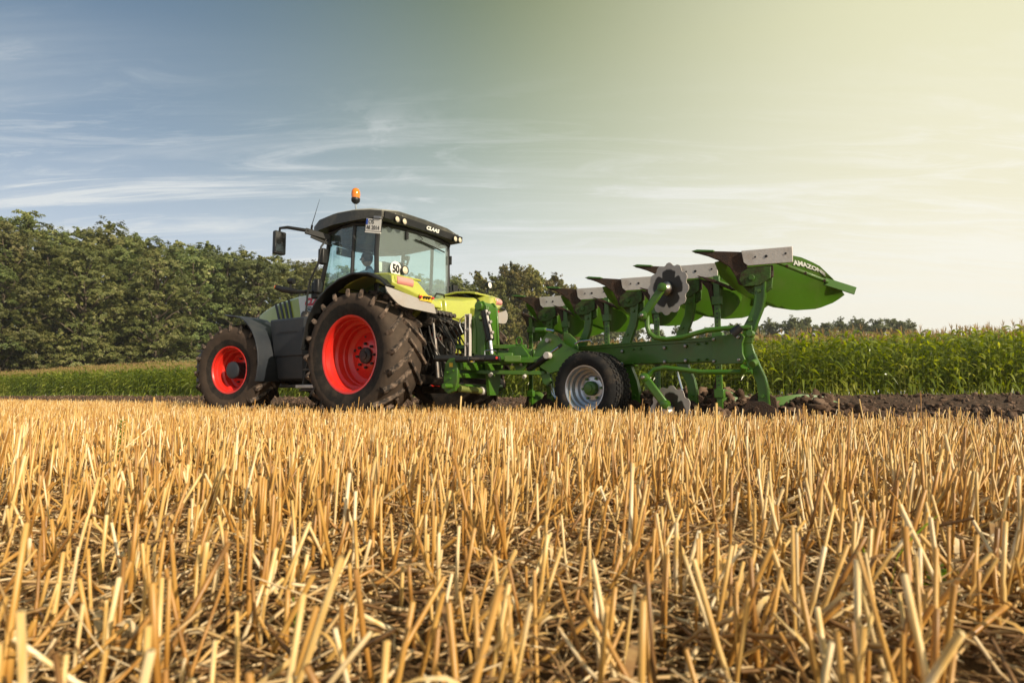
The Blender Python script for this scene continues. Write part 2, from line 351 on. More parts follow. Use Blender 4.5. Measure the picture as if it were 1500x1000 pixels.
def straw(name, cols, rough=.42):
    m, t, p = mat_new(name); g = t.n('ShaderNodeNewGeometry'); tcn = t.n('ShaderNodeTexCoord')
    nz = t.n('ShaderNodeTexNoise', i_Scale=55, i_Detail=4); mp = t.n('ShaderNodeMapping'); mp.inputs['Scale'].default_value = (1, 1, .12); t.l(tcn.outputs['Object'], mp.inputs[0]); t.l(mp.outputs[0], nz.inputs['Vector'])
    f = t.math('ADD', t.math('MULTIPLY', g.outputs['Random Per Island'], .75), t.math('MULTIPLY_ADD', nz.outputs[0], .9, -.3), clamp=True)
    c = t.ramp(f, [(i / (len(cols) - 1), x) for i, x in enumerate(cols)])
    t.l(c, p.inputs['Base Color']); p.inputs['Roughness'].default_value = rough; p.inputs['Specular IOR Level'].default_value = .55
    p.inputs['Transmission Weight'].default_value = 0
    return m
M['straw'] = straw('wheat_straw', [(.15, .07, .018), (.40, .19, .038), (.57, .32, .078), (.70, .47, .17), (.86, .72, .48)])
M['litter'] = straw('straw_litter', [(.10, .05, .02), (.28, .15, .055), (.52, .34, .14), (.82, .66, .42)], .5)
# ------------------------------------------------------------ field layout: F = direction of travel, L = its left
TX, TY, TH = -1.486, 9.33, .988
Fx, Fy = -math.sin(TH), math.cos(TH); Lx, Ly = -math.cos(TH), -math.sin(TH)
ROTZ = TH + math.pi / 2
OX, OY = 2.34, 5.98                                  # plough frame origin (last furrow leg)
def uv(x, y): return (x - TX) * Fx + (y - TY) * Fy, (x - TX) * Lx + (y - TY) * Ly
def edge(u):                                         # boundary stubble / ploughed land, as v(u)
    return np.interp(u, [-60, -4.7, -4.5, -1.5, -1.2, 80], [.60, .60, .55, -.85, -1.15, -1.15])
def vnoise(x, y, seed=0):
    """cheap value noise on arrays"""
    xi = np.floor(x).astype(np.int64); yi = np.floor(y).astype(np.int64); fx = x - xi; fy = y - yi
    fx = fx * fx * (3 - 2 * fx); fy = fy * fy * (3 - 2 * fy)
    def h(a, b):
        n = (a * 374761393 + b * 668265263 + seed * 144269) & 0x7fffffff; n = (n ^ (n >> 13)) * 1274126177 & 0x7fffffff; return ((n ^ (n >> 16)) & 0xffff) / 65535.0
    return (h(xi, yi) * (1 - fx) + h(xi + 1, yi) * fx) * (1 - fy) + (h(xi, yi + 1) * (1 - fx) + h(xi + 1, yi + 1) * fx) * fy
def sst(a, b, x): t = np.clip((x - a) / (b - a), 0, 1); return t * t * (3 - 2 * t)
def hgt(x, y):
    x = np.asarray(x, float); y = np.asarray(y, float)
    u, v = uv(x, y); e = edge(u); r = np.hypot(x, y)
    z = .05 * (1 - sst(1.5, 6, r))                                        # the field swells a little towards the viewer
    z = z + (vnoise(x * 1.3, y * 1.3, 3) - .5) * .02
    d = e - v                                                             # metres into the ploughed land
    pl = sst(0, .25, d) * (1 - sst(17.0, 18.5, d))
    rough = (vnoise(x * 6, y * 6, 5) - .5) * .07 + (vnoise(x * 14, y * 14, 6) - .5) * .05 + (vnoise(x * 2.5, y * 2.5, 8) - .5) * .05
    ridge = .035 * np.sin(d / .44 * 2 * np.pi + vnoise(u, v, 9) * 1.5)
    z = z + pl * (rough + ridge + .03)
    heap = sst(-6.7, -5.2, u) * (1 - sst(-1.6, -.9, u)); z = z + heap * sst(.10, .30, d) * (1 - sst(.7, 2.2, d)) * (.17 + .12 * (vnoise(x * 3, y * 3, 15) - .3))
    z = z + sst(3, 18, d) * (.13 + .011 * np.clip(x, -1, 20))
    return z
# ---- ground sheet: rings around the viewer, fine close by, reaching the horizon
def soil_mat():
    m, t, p = mat_new('ploughed_soil_and_stubble_floor'); tcn = t.n('ShaderNodeTexCoord')
    a = t.n('ShaderNodeTexNoise', i_Scale=1.4, i_Detail=10, i_Roughness=.7); b = t.n('ShaderNodeTexNoise', i_Scale=26, i_Detail=6, i_Roughness=.7)
    t.l(tcn.outputs['Object'], a.inputs['Vector']); t.l(tcn.outputs['Object'], b.inputs['Vector'])
    dark = t.ramp(b.outputs[0], [(.25, (.030, .017, .010)), (.5, (.085, .050, .032)), (.75, (.19, .125, .085))])
    lit = t.ramp(b.outputs[0], [(.3, (.05, .03, .012)), (.5, (.16, .09, .035)), (.72, (.36, .22, .09))])
    at = t.n('ShaderNodeAttribute', attribute_name='ploughed')
    f = t.math('ADD', at.outputs['Fac'], t.math('MULTIPLY_ADD', a.outputs[0], .2, -.1), clamp=True)
    t.l(t.mix(f, lit, dark), p.inputs['Base Color']); p.inputs['Roughness'].default_value = .9; p.inputs['Specular IOR Level'].default_value = .2
    bp = t.n('ShaderNodeBump', i_Strength=.9, i_Distance=.05); t.l(b.outputs[0], bp.inputs['Height']); t.l(bp.outputs[0], p.inputs['Normal']); return m
M['soil'] = soil_mat()
na, nr = 900, 330
front = np.linspace(R(38), R(142), 700, endpoint=False); back = np.linspace(R(142), R(398), 200, endpoint=False)
ang = np.concatenate([front, back]); rad = np.concatenate([[.02, .2], np.geomspace(.4, 40, 270), np.geomspace(43, 4000, nr - 272)])
A, RR = np.meshgrid(ang, rad); X = RR * np.cos(A); Y = RR * np.sin(A); Z = hgt(X, Y)
idx = np.arange(nr * na).reshape(nr, na); q = np.stack([idx[:-1], np.roll(idx, -1, 1)[:-1], np.roll(idx, -1, 1)[1:], idx[1:]], -1).reshape(-1, 4)
ground = np_mesh('ground', np.stack([X, Y, Z], -1).reshape(-1, 3), q, M['soil'], smooth=True); tag(ground, kind='structure')
u_, v_ = uv(X.ravel(), Y.ravel()); at = ground.data.attributes.new('ploughed', 'FLOAT', 'POINT')
d_ = edge(u_) - v_; at.data.foreach_set('value', (sst(-.02, .12, d_)).astype(np.float32))

# ---- generic many-tube builder (stalks, straw): arrays of polylines -> one mesh
def tubes_mesh(name, P, rad_, n, mat, cap=True, flat=None):
    """P (N,m,3) polylines, rad_ (N,m) radii"""
    N, m, _ = P.shape
    T = np.gradient(P, axis=1); T /= np.linalg.norm(T, axis=2, keepdims=True) + 1e-9
    ref = rng.normal(size=(N, 1, 3)); a = np.cross(T, ref); a /= np.linalg.norm(a, axis=2, keepdims=True) + 1e-9; b = np.cross(T, a)
    th = np.arange(n) * 2 * np.pi / n; fl = 1.0 if flat is None else flat
    V = P[:, :, None, :] + (a[:, :, None, :] * np.cos(th)[None, None, :, None] + fl * b[:, :, None, :] * np.sin(th)[None, None, :, None]) * rad_[:, :, None, None]
    base = (np.arange(N) * m * n)[:, None, None]; i = np.arange(m - 1)[None, :, None] * n; k = np.arange(n)[None, None, :]; k2 = (k + 1) % n
    Fq = np.stack([base + i + k, base + i + k2, base + i + n + k2, base + i + n + k], -1).reshape(-1, 4)
    Vf = V.reshape(-1, 3)
    if cap and n == 5:   # close the top with a dark-rimmed fan made of quads
        top = base[:, 0, 0] + (m - 1) * n
        Fq = np.concatenate([Fq, np.stack([top, top + 1, top + 2, top + 3], -1), np.stack([top, top + 3, top + 4, top + 4], -1)[:, [0, 1, 2, 3]]]) if False else np.concatenate([Fq, np.stack([top, top + 1, top + 2, top + 3], -1)])
    return np_mesh(name, Vf, Fq, mat, smooth=True)
# ---- stubble: drilled rows along F, several tillers per plant
def scatter(dens_fn, rmax, nmax, xm=.95, pad=.6):
    y = np.sqrt(rng.random(nmax)) * rmax; x = (rng.random(nmax) * 2 - 1) * (xm * y + pad)
    w_ = dens_fn(np.hypot(x, y)) * (xm * y + pad) / (y + 1e-3) ; w_ /= w_.max(); k = rng.random(nmax) < w_; return x[k], y[k]
def in_stubble(x, y, m=0.0):
    u, v = uv(x, y); return v > edge(u) + m
def stubble_band(y0, y1, per, xm=1.25, pad=1.1):
    area = (xm * (y1 ** 2 - y0 ** 2) + 2 * pad * (y1 - y0)); n = int(area * per)
    y = np.sqrt(rng.random(n) * (y1 ** 2 - y0 ** 2) + y0 ** 2); x = (rng.random(n) * 2 - 1) * (xm * y + pad); return x, y
xs, ys = [], []
for y0, y1, per in ((.33, 1.6, 380), (1.6, 3.5, 330), (3.5, 7, 240), (7, 12, 170), (12, 19, 110), (19, 32, 40)):
    x, y = stubble_band(y0, y1, per)
    u, v = uv(x, y); v = np.round(v / .13) * .13 + rng.normal(0, .022, len(v))        # snap to drill rows
    x = TX + u * Fx + v * Lx; y = TY + u * Fy + v * Ly
    nt = rng.integers(1, 4, len(x)); x = np.repeat(x, nt) + rng.normal(0, .013, nt.sum()); y = np.repeat(y, nt) + rng.normal(0, .013, nt.sum())
    xs.append(x); ys.append(y)
x = np.concatenate(xs); y = np.concatenate(ys)
patch = vnoise(x * 1.7, y * 1.7, 21)
k = in_stubble(x, y, .03) & (rng.random(len(x)) < np.clip(.35 + 1.1 * patch, 0, 1)) & (np.hypot(x, y) > .36)
# wheels of the tractor press the stubble down
u, v = uv(x, y); k &= ~((np.abs(v - 1.02) < .36) & (u > -1.0) & (u < 3.6) & (u > -.3)); k &= ~((np.abs(v + 1.02) < .36) & (u > -2.0) & (u < 3.6))
x = x[k]; y = y[k]; N = len(x); z = hgt(x, y)
h = np.clip(rng.normal(.165, .034, N), .05, .26) * (.80 + .22 * sst(.5, 2.6, np.hypot(x, y))) * (.85 + .3 * vnoise(x * 2.2, y * 2.2, 31)); h[rng.random(N) < .006] *= 1.45
lean = np.abs(rng.normal(0, .235, N)); fallen = rng.random(N) < .15 + .12 * (1 - sst(.5, 2.2, np.hypot(x, y))); lean[fallen] = rng.uniform(.5, 1.25, fallen.sum()); la = rng.random(N) * 2 * np.pi
la = np.where(rng.random(N) < .5, math.atan2(Fy, Fx) + rng.normal(0, .6, N) + math.pi, la)
D = np.stack([np.sin(lean) * np.cos(la), np.sin(lean) * np.sin(la), np.cos(lean)], -1)
B = np.stack([x, y, z - .01], -1); ts = np.array([0, .45, .5, 1.0])
bend = rng.normal(0, .012, (N, 3)); bend[:, 2] = 0
P = B[:, None, :] + D[:, None, :] * (h[:, None] * ts)[:, :, None] + bend[:, None, :] * np.array([0, .5, .6, 1.0])[None, :, None]
rb = rng.uniform(.0017, .0034, N); sh = rng.random(N) < .45
rad4 = np.stack([rb * np.where(sh, 1.35, 1.05), rb * np.where(sh, 1.3, 1.0), rb * np.where(sh, 1.05, 1.12), rb], -1)
P_st = P
st = tubes_mesh('stubble', P, rad4, 5, M['straw']); tag(st, 'golden cut wheat stubble standing in rows across the field', 'stubble', kind='stuff')
print('stalks', N)
# ---- litter of chopped straw between the stalks
xs, ys = [], []
for y0, y1, per in ((.3, 1.3, 4200), (1.3, 2.6, 1900), (2.6, 5, 600), (5, 9, 130), (9, 14, 50)):
    x, y = stubble_band(y0, y1, per); xs.append(x); ys.append(y)
x = np.concatenate(xs); y = np.concatenate(ys); k = in_stubble(x, y) & (rng.random(len(x)) < .35 + .9 * vnoise(x * 2.1 + 9, y * 2.1, 41)); x = x[k]; y = y[k]; N = len(x)
ln = rng.gamma(2.0, .032, N) + .015; ln = np.clip(ln, .015, .28); a = rng.random(N) * 2 * np.pi; el = rng.normal(0, .22, N)
z = hgt(x, y) + .004 + np.abs(rng.normal(0, .014, N)) + np.abs(np.sin(el)) * ln / 2
D = np.stack([np.cos(a) * np.cos(el), np.sin(a) * np.cos(el), np.sin(el)], -1); B = np.stack([x, y, z], -1)
crv = rng.normal(0, .12, (N, 3)) * ln[:, None]; crv[:, 2] = np.abs(crv[:, 2]) * .5
P = np.stack([B - D * ln[:, None] / 2, B + crv * .5, B + D * ln[:, None] / 2], 1)
rr = rng.uniform(.0012, .0030, N); rad3 = np.stack([rr, rr, rr * .8], -1)
lt = tubes_mesh('straw_litter', P, rad3, 4, M['litter'], cap=False, flat=.45); tag(lt, 'loose chopped straw and chaff lying between the stubble stalks', 'straw', kind='stuff')
print('litter', N)
# a few broad dry leaf ribbons in the foreground
x, y = stubble_band(.42, 3.6, 60); N = len(x); z = hgt(x, y); a = rng.random(N) * 2 * np.pi; ln = rng.uniform(.05, .17, N)
tt = np.linspace(0, 1, 7); rise = rng.uniform(.01, .09, N)
cx_ = x[:, None] + np.cos(a)[:, None] * ln[:, None] * tt; cy_ = y[:, None] + np.sin(a)[:, None] * ln[:, None] * tt; cz_ = z[:, None] + .01 + rise[:, None] * np.sin(np.pi * tt ** .8)
wd = rng.uniform(.0025, .0055, N)[:, None] * np.sin(np.pi * np.clip(tt, .06, .97)) ** .5; tw = rng.uniform(-1.5, 1.5, N)[:, None] * tt
ox = -np.sin(a)[:, None] * np.cos(tw) * wd; oy = np.cos(a)[:, None] * np.cos(tw) * wd; oz = np.sin(tw) * wd
V = np.stack([np.stack([cx_ + ox, cy_ + oy, cz_ + oz], -1), np.stack([cx_ - ox, cy_ - oy, cz_ - oz], -1)], 2).reshape(-1, 3)
b = (np.arange(N) * 14)[:, None] + np.arange(6)[None, :] * 2; Fq = np.stack([b, b + 1, b + 3, b + 2], -1).reshape(-1, 4)
rib = np_mesh('dry_leaves', V, Fq, M['litter'], smooth=True); tag(rib, 'curled dry straw leaves lying in the near stubble', 'dry leaves', kind='stuff')

# torn leaf sheaths hanging from the near stalks
k = np.where((np.hypot(P_st[:, 0, 0], P_st[:, 0, 1]) < 4.2) & (rng.random(len(P_st)) < .34))[0]; N = len(k)
s0 = P_st[k, 2]; dirn = P_st[k, 3] - P_st[k, 0]; dirn /= np.linalg.norm(dirn, axis=1, keepdims=True); a = rng.random(N) * 6.28; ln = rng.uniform(.02, .075, N); outw = np.stack([np.cos(a), np.sin(a), np.zeros(N)], -1); tt = np.linspace(0, 1, 5)
crl = rng.uniform(.3, 1.3, N)
Q = s0[:, None] + dirn[:, None] * (ln[:, None] * tt * (1 - crl[:, None] * tt * .7))[:, :, None] + outw[:, None] * (ln[:, None] * tt ** 1.6 * crl[:, None] * .75 + .0025)[:, :, None]
sdv = np.stack([-np.sin(a), np.cos(a), rng.normal(0, .3, N)], -1); wd = rng.uniform(.0016, .0036, N)[:, None] * np.array([1, 1, .85, .6, .15])
V = np.stack([Q + sdv[:, None] * wd[:, :, None], Q - sdv[:, None] * wd[:, :, None]], 2).reshape(-1, 3); b = (np.arange(N) * 10)[:, None] + np.arange(4)[None] * 2; Fq = np.stack([b, b + 1, b + 3, b + 2], -1).reshape(-1, 4)
shs = np_mesh('leaf_sheaths', V, Fq, M['straw'], smooth=True, parent=st); tag(shs, kind='stuff')
# ---- clods of ploughed soil
def ico():
    bm = bmesh.new(); bmesh.ops.create_icosphere(bm, subdivisions=2, radius=1); v = np.array([p.co[:] for p in bm.verts]); f = np.array([[q.index for q in g.verts] for g in bm.faces]); bm.free(); return v, f
IV, IF = ico()
def clods(name, x, y, s, label, sink=.25, lift=None):
    N = len(x); var = []
    for j in range(14):
        d = rng.normal(size=(5, 3)); off = 1 + .42 * np.sin(IV @ d.T * 2.6 + rng.random(5) * 6).sum(1) / 1.6 + rng.normal(0, .16, len(IV)); off = np.clip(off, .35, 1.9); var.append(IV * off[:, None] * rng.uniform(.6, 1.15, 3))
    var = np.array(var)[rng.integers(0, 14, N)]; a = rng.random(N) * 6.28; c, s_ = np.cos(a), np.sin(a)
    X = var[:, :, 0] * c[:, None] - var[:, :, 1] * s_[:, None]; Y = var[:, :, 0] * s_[:, None] + var[:, :, 1] * c[:, None]; Zv = var[:, :, 2] * .75
    z = hgt(x, y) + s * (1 - 2 * sink) * .6 + (0 if lift is None else lift)
    V = np.stack([X * s[:, None] + x[:, None], Y * s[:, None] + y[:, None], Zv * s[:, None] + z[:, None]], -1).reshape(-1, 3)
    Fq = (IF[None] + (np.arange(N) * len(IV))[:, None, None]).reshape(-1, 3)
    o = np_mesh(name, V, Fq, M['clod'], smooth=False); tag(o, label, 'soil', kind='stuff'); return o
def clod_mat():
    m, t, p = mat_new('broken_soil'); tcn = t.n('ShaderNodeTexCoord'); g = t.n('ShaderNodeNewGeometry')
    b = t.n('ShaderNodeTexNoise', i_Scale=18, i_Detail=8, i_Roughness=.75); t.l(tcn.outputs['Object'], b.inputs['Vector'])
    f = t.math('ADD', t.math('MULTIPLY', g.outputs['Random Per Island'], .5), t.math('MULTIPLY_ADD', b.outputs[0], 1.1, -.3), clamp=True)
    t.l(t.ramp(f, [(.1, (.036, .020, .012)), (.5, (.11, .066, .042)), (.85, (.25, .165, .115)), (1, (.34, .25, .19))]), p.inputs['Base Color']); p.inputs['Roughness'].default_value = .85; p.inputs['Specular IOR Level'].default_value = .25
    bp = t.n('ShaderNodeBump', i_Strength=1.0, i_Distance=.02); t.l(b.outputs[0], bp.inputs['Height']); t.l(bp.outputs[0], p.inputs['Normal']); return m
M['clod'] = clod_mat()
# wide ploughed land (fine to medium clods, thinning with distance)
def uvscatter(n, u0, u1, v0, v1, sig):
    u = rng.uniform(u0, u1, n); d = rng.uniform(v0, v1, n); v = edge(u) - d; return TX + u * Fx + v * Lx, TY + u * Fy + v * Ly, d
x1, y1, d1 = uvscatter(30000, -13, 12, .02, 7, 0); s1 = rng.gamma(1.6, .008, 30000) + .006
x2, y2, d2 = uvscatter(7000, -16, 60, 6, 18, 0); s2 = rng.gamma(1.6, .016, 7000) + .012
x = np.concatenate([x1, x2]); y = np.concatenate([y1, y2]); s = np.clip(np.concatenate([s1, s2]), .006, .075)
clods('ploughed_soil', x, y, s, 'dark broken clods of freshly ploughed soil between the stubble and the maize')
# fresh heap turned up right behind the last furrow and along the plough
n = 5200; t_ = rng.random(n); u = -4.6 - 2.6 * t_ + rng.normal(0, .25, n); dd = np.abs(rng.normal(.25, .28, n)) + .02; v = edge(u) - dd
x = TX + u * Fx + v * Lx; y = TY + u * Fy + v * Ly; s = np.clip(rng.gamma(1.7, .014, n) + .007, .008, .10) * (1 - .45 * t_)
lift = rng.random(n) * .13 * np.exp(-((dd - .25) / .28) ** 2) * (1 - .75 * t_)
n2 = 5200; kk = rng.random(n2) * 4; u2 = -4.6 + kk * .79 + rng.normal(0, .15, n2); d2 = np.abs(rng.normal(.35, .3, n2)) + .05; v2 = edge(u2) - d2
x = np.concatenate([x, TX + u2 * Fx + v2 * Lx]); y = np.concatenate([y, TY + u2 * Fy + v2 * Ly]); s = np.concatenate([s, np.clip(rng.gamma(1.7, .012, n2) + .007, .008, .08)]); lift = np.concatenate([lift, rng.random(n2) * .10 * np.exp(-((d2 - .35) / .3) ** 2)])
clods('turned_soil', x, y, s, 'fresh heaped clods of dark soil thrown up beside and behind the plough', lift=lift)

# ------------------------------------------------------------ maize stand
EDGE = np.array([(46, 17.5), (19.7, 23.0), (10.4, 26.0), (-25.5, 50.0), (-61, 73.0), (-120, 112.0)])
seg = np.diff(EDGE, axis=0); sl = np.hypot(seg[:, 0], seg[:, 1]); cum = np.concatenate([[0], np.cumsum(sl)])
def along(s, depth):
    i = np.clip(np.searchsorted(cum, s, side='right') - 1, 0, len(sl) - 1); f = (s - cum[i]) / sl[i]
    t = seg[i] / sl[i][:, None]; nrm = np.stack([-t[:, 1], t[:, 0]], -1) * -1
    nrm *= np.sign((nrm * np.array([.5, 1.0])).sum(1))[:, None]
    return EDGE[i] + seg[i] * f[:, None] + nrm * depth[:, None]
def plant_template(seed):
    r = np.random.default_rng(seed); V = []; Fq = []; VT = []; FT = []
    H = r.uniform(2.15, 2.5)
    def strip(pts, wds, side, V, Fq):
        b = len(V)
        for p, w_ in zip(pts, wds): V.append(p + side * w_); V.append(p - side * w_)
        for i in range(len(pts) - 1): Fq.append((b + 2 * i, b + 2 * i + 1, b + 2 * i + 3, b + 2 * i + 2))
    for a in (0, math.pi / 2): strip([np.array([0, 0, 0.]), np.array([0, 0, H * .5]), np.array([0, 0, H])], [.016, .013, .006], np.array([math.cos(a), math.sin(a), 0]), V, Fq)
    n = 13; a0 = r.random() * 6.28
    for i in range(n):
        z0 = .25 + (H - .35) * i / (n - 1); a = a0 + (i % 2) * math.pi + r.normal(0, .45); ln = r.uniform(.55, .85) * (1 - .35 * abs(i / (n - 1) - .5)); up = r.uniform(.75, 1.15) + .3 * i / n
        d = np.array([math.cos(a), math.sin(a), 0]); sd_ = np.array([-math.sin(a), math.cos(a), 0]); pts = []
        droop = r.uniform(.75, 1.5) * (1.15 - .6 * i / n)
        for t in np.linspace(0, 1, 6): pts.append(np.array([0, 0, z0]) + d * ln * (t * .8 * math.cos(up * (1 - .4 * t))+ .12*t) + np.array([0, 0, 1]) * ln * (math.sin(up) * t - droop * t * t))
        tw = r.normal(0, .5); sdt = sd_ * math.cos(tw) + np.array([0, 0, 1]) * math.sin(tw)
        strip(pts, [.020, .048, .056, .048, .030, .003], sdt, V, Fq)
    for j in range(7):
        a = r.random() * 6.28; sp = 0 if j == 0 else r.uniform(.25, .6); d = np.array([math.cos(a) * math.sin(sp), math.sin(a) * math.sin(sp), math.cos(sp)]); ln = .34 if j == 0 else r.uniform(.16, .26); b = np.array([0, 0, H + .02 * j])
        strip([b, b + d * ln * .6, b + d * ln + np.array([0, 0, -.02])], [.006, .009, .004], np.array([-math.sin(a), math.cos(a), 0]), VT, FT)
    return np.array(V), np.array(Fq), np.array(VT), np.array(FT)
TPL = [plant_template(i) for i in range(9)]
sp, dp = [], []
tot = cum[-1]
for row in range(16):
    step = .17
    s = np.arange(0, tot, step); s = s[rng.random(len(s)) < np.interp(s, [0, 70, 120, tot], [1, .9, .75, .6])]
    if row >= 9: s = s[(s > 55) | (rng.random(len(s)) < .45)]
    sp.append(s + rng.normal(0, .03, len(s))); dp.append(np.full(len(s), row * .72) + rng.normal(0, .05, len(s)))
s = np.clip(np.concatenate(sp), .01, tot - .01); d = np.concatenate(dp); pos = along(s, d); N = len(s)
ids = rng.integers(0, 9, N); yaw = rng.random(N) * 6.28; scl = rng.normal(1.0, .045, N) * (.96 + .09 * vnoise(s * .35, d * .5, 77))
z = hgt(pos[:, 0], pos[:, 1]) - .02 + (.03 + .10 * sst(60, 110, s)) * d
VV, FF, VT_, FT_ = [], [], [], []; b0 = bt = 0
for j, (V, Fq, VT, FT) in enumerate(TPL):
    k = ids == j; c, s_ = np.cos(yaw[k]), np.sin(yaw[k])
    for (v, f, lst, fl, isT) in ((V, Fq, VV, FF, 0), (VT, FT, VT_, FT_, 1)):
        X = (v[None, :, 0] * c[:, None] - v[None, :, 1] * s_[:, None]) * scl[k][:, None] + pos[k, 0][:, None]; Y = (v[None, :, 0] * s_[:, None] + v[None, :, 1] * c[:, None]) * scl[k][:, None] + pos[k, 1][:, None]
        Zz = v[None, :, 2] * scl[k][:, None] + z[k][:, None]; n = k.sum()
        off = (bt if isT else b0) + (np.arange(n) * len(v))[:, None, None]
        lst.append(np.stack([X, Y, Zz], -1).reshape(-1, 3)); fl.append((f[None] + off).reshape(-1, 4))
        if isT: bt += n * len(v)
        else: b0 += n * len(v)
mz_ = np_mesh('maize_crop', np.concatenate(VV), np.concatenate(FF), M['corn'], smooth=True); tag(mz_, 'dense stand of tall green maize behind the ploughed strip', 'maize', kind='stuff')
tz_ = np_mesh('tassels', np.concatenate(VT_), np.concatenate(FT_), M['tassel'], smooth=True); tz_.parent = mz_; tag(tz_, kind='stuff')
print('maize', N)
# grassy margin at the foot of the maize
n = 42000; s = rng.random(n) ** 1.3 * tot; d = rng.uniform(-.55, 1.6, n); pos = along(np.clip(s, .01, tot - .01), d); z = hgt(pos[:, 0], pos[:, 1]) - .02
hh = rng.gamma(3, .075, n) * (.6 + .8 * vnoise(s * .7, d, 55)) * np.where(d < 0, .55 + .45 * (1 + d / .55), 1); a = rng.random(n) * 6.28; ln_ = rng.normal(0, .3, n); wd = rng.uniform(.006, .016, n)
top = np.stack([pos[:, 0] + np.cos(a) * ln_ * hh, pos[:, 1] + np.sin(a) * ln_ * hh, z + hh], -1); mid = np.stack([pos[:, 0] + np.cos(a) * ln_ * hh * .3, pos[:, 1] + np.sin(a) * ln_ * hh * .3, z + hh * .6], -1); bot = np.stack([pos[:, 0], pos[:, 1], z], -1); sv = np.stack([-np.sin(a), np.cos(a), 0 * a], -1) * wd[:, None]
V = np.stack([bot + sv, bot - sv, mid + sv, mid - sv, top + sv * .2, top - sv * .2], 1).reshape(-1, 3); b = (np.arange(n) * 6)[:, None]; Fq = np.concatenate([b + np.array([[0, 1, 3, 2]]), b + np.array([[2, 3, 5, 4]])])
tag(np_mesh('grass_margin', V, Fq, M['corn'], smooth=True), 'rough green grass margin along the foot of the maize', 'grass', kind='stuff')

# ------------------------------------------------------------ trees
def leaf_cloud(C, D, sizes, droop, seed, per, spread, NL):
    """C clump centres, D outward dirs: each clump a drooping spray of leaf-size quads"""
    r = np.random.default_rng(seed); n = len(C); N = n * per
    c = np.repeat(C, per, 0); d = np.repeat(D, per, 0); sp = np.repeat(spread, per)
    t = r.random(N); side = np.cross(d, [0, 0, 1.0]); side /= np.linalg.norm(side, axis=1, keepdims=True) + 1e-6
    a = r.normal(0, .34, N) * (1 - .55 * t)
    P = c + d * (t * 1.35 * sp)[:, None] + side * (a * sp)[:, None] + np.stack([r.normal(0, .10, N), r.normal(0, .10, N), r.normal(0, .17, N)], -1) * sp[:, None]
    P[:, 2] -= droop * sp * t * t + .25 * np.abs(a) * sp
    sz = r.uniform(.55, 1.2, N) * sizes; n1 = r.normal(size=(N, 3)) * .34 + np.array([0, 0, .25]) + np.repeat(NL, per, 0) * 1.0; n1 /= np.linalg.norm(n1, axis=1, keepdims=True)
    ax = np.cross(n1, r.normal(size=(N, 3))); ax /= np.linalg.norm(ax, axis=1, keepdims=True); ay = np.cross(n1, ax)
    q = [P + ax * sz[:, None] * .5, P + ay * sz[:, None] * .32, P - ax * sz[:, None] * .5, P - ay * sz[:, None] * .32]
    V = np.stack(q, 1).reshape(-1, 3); Fq = np.arange(N * 4).reshape(-1, 4); return V, Fq
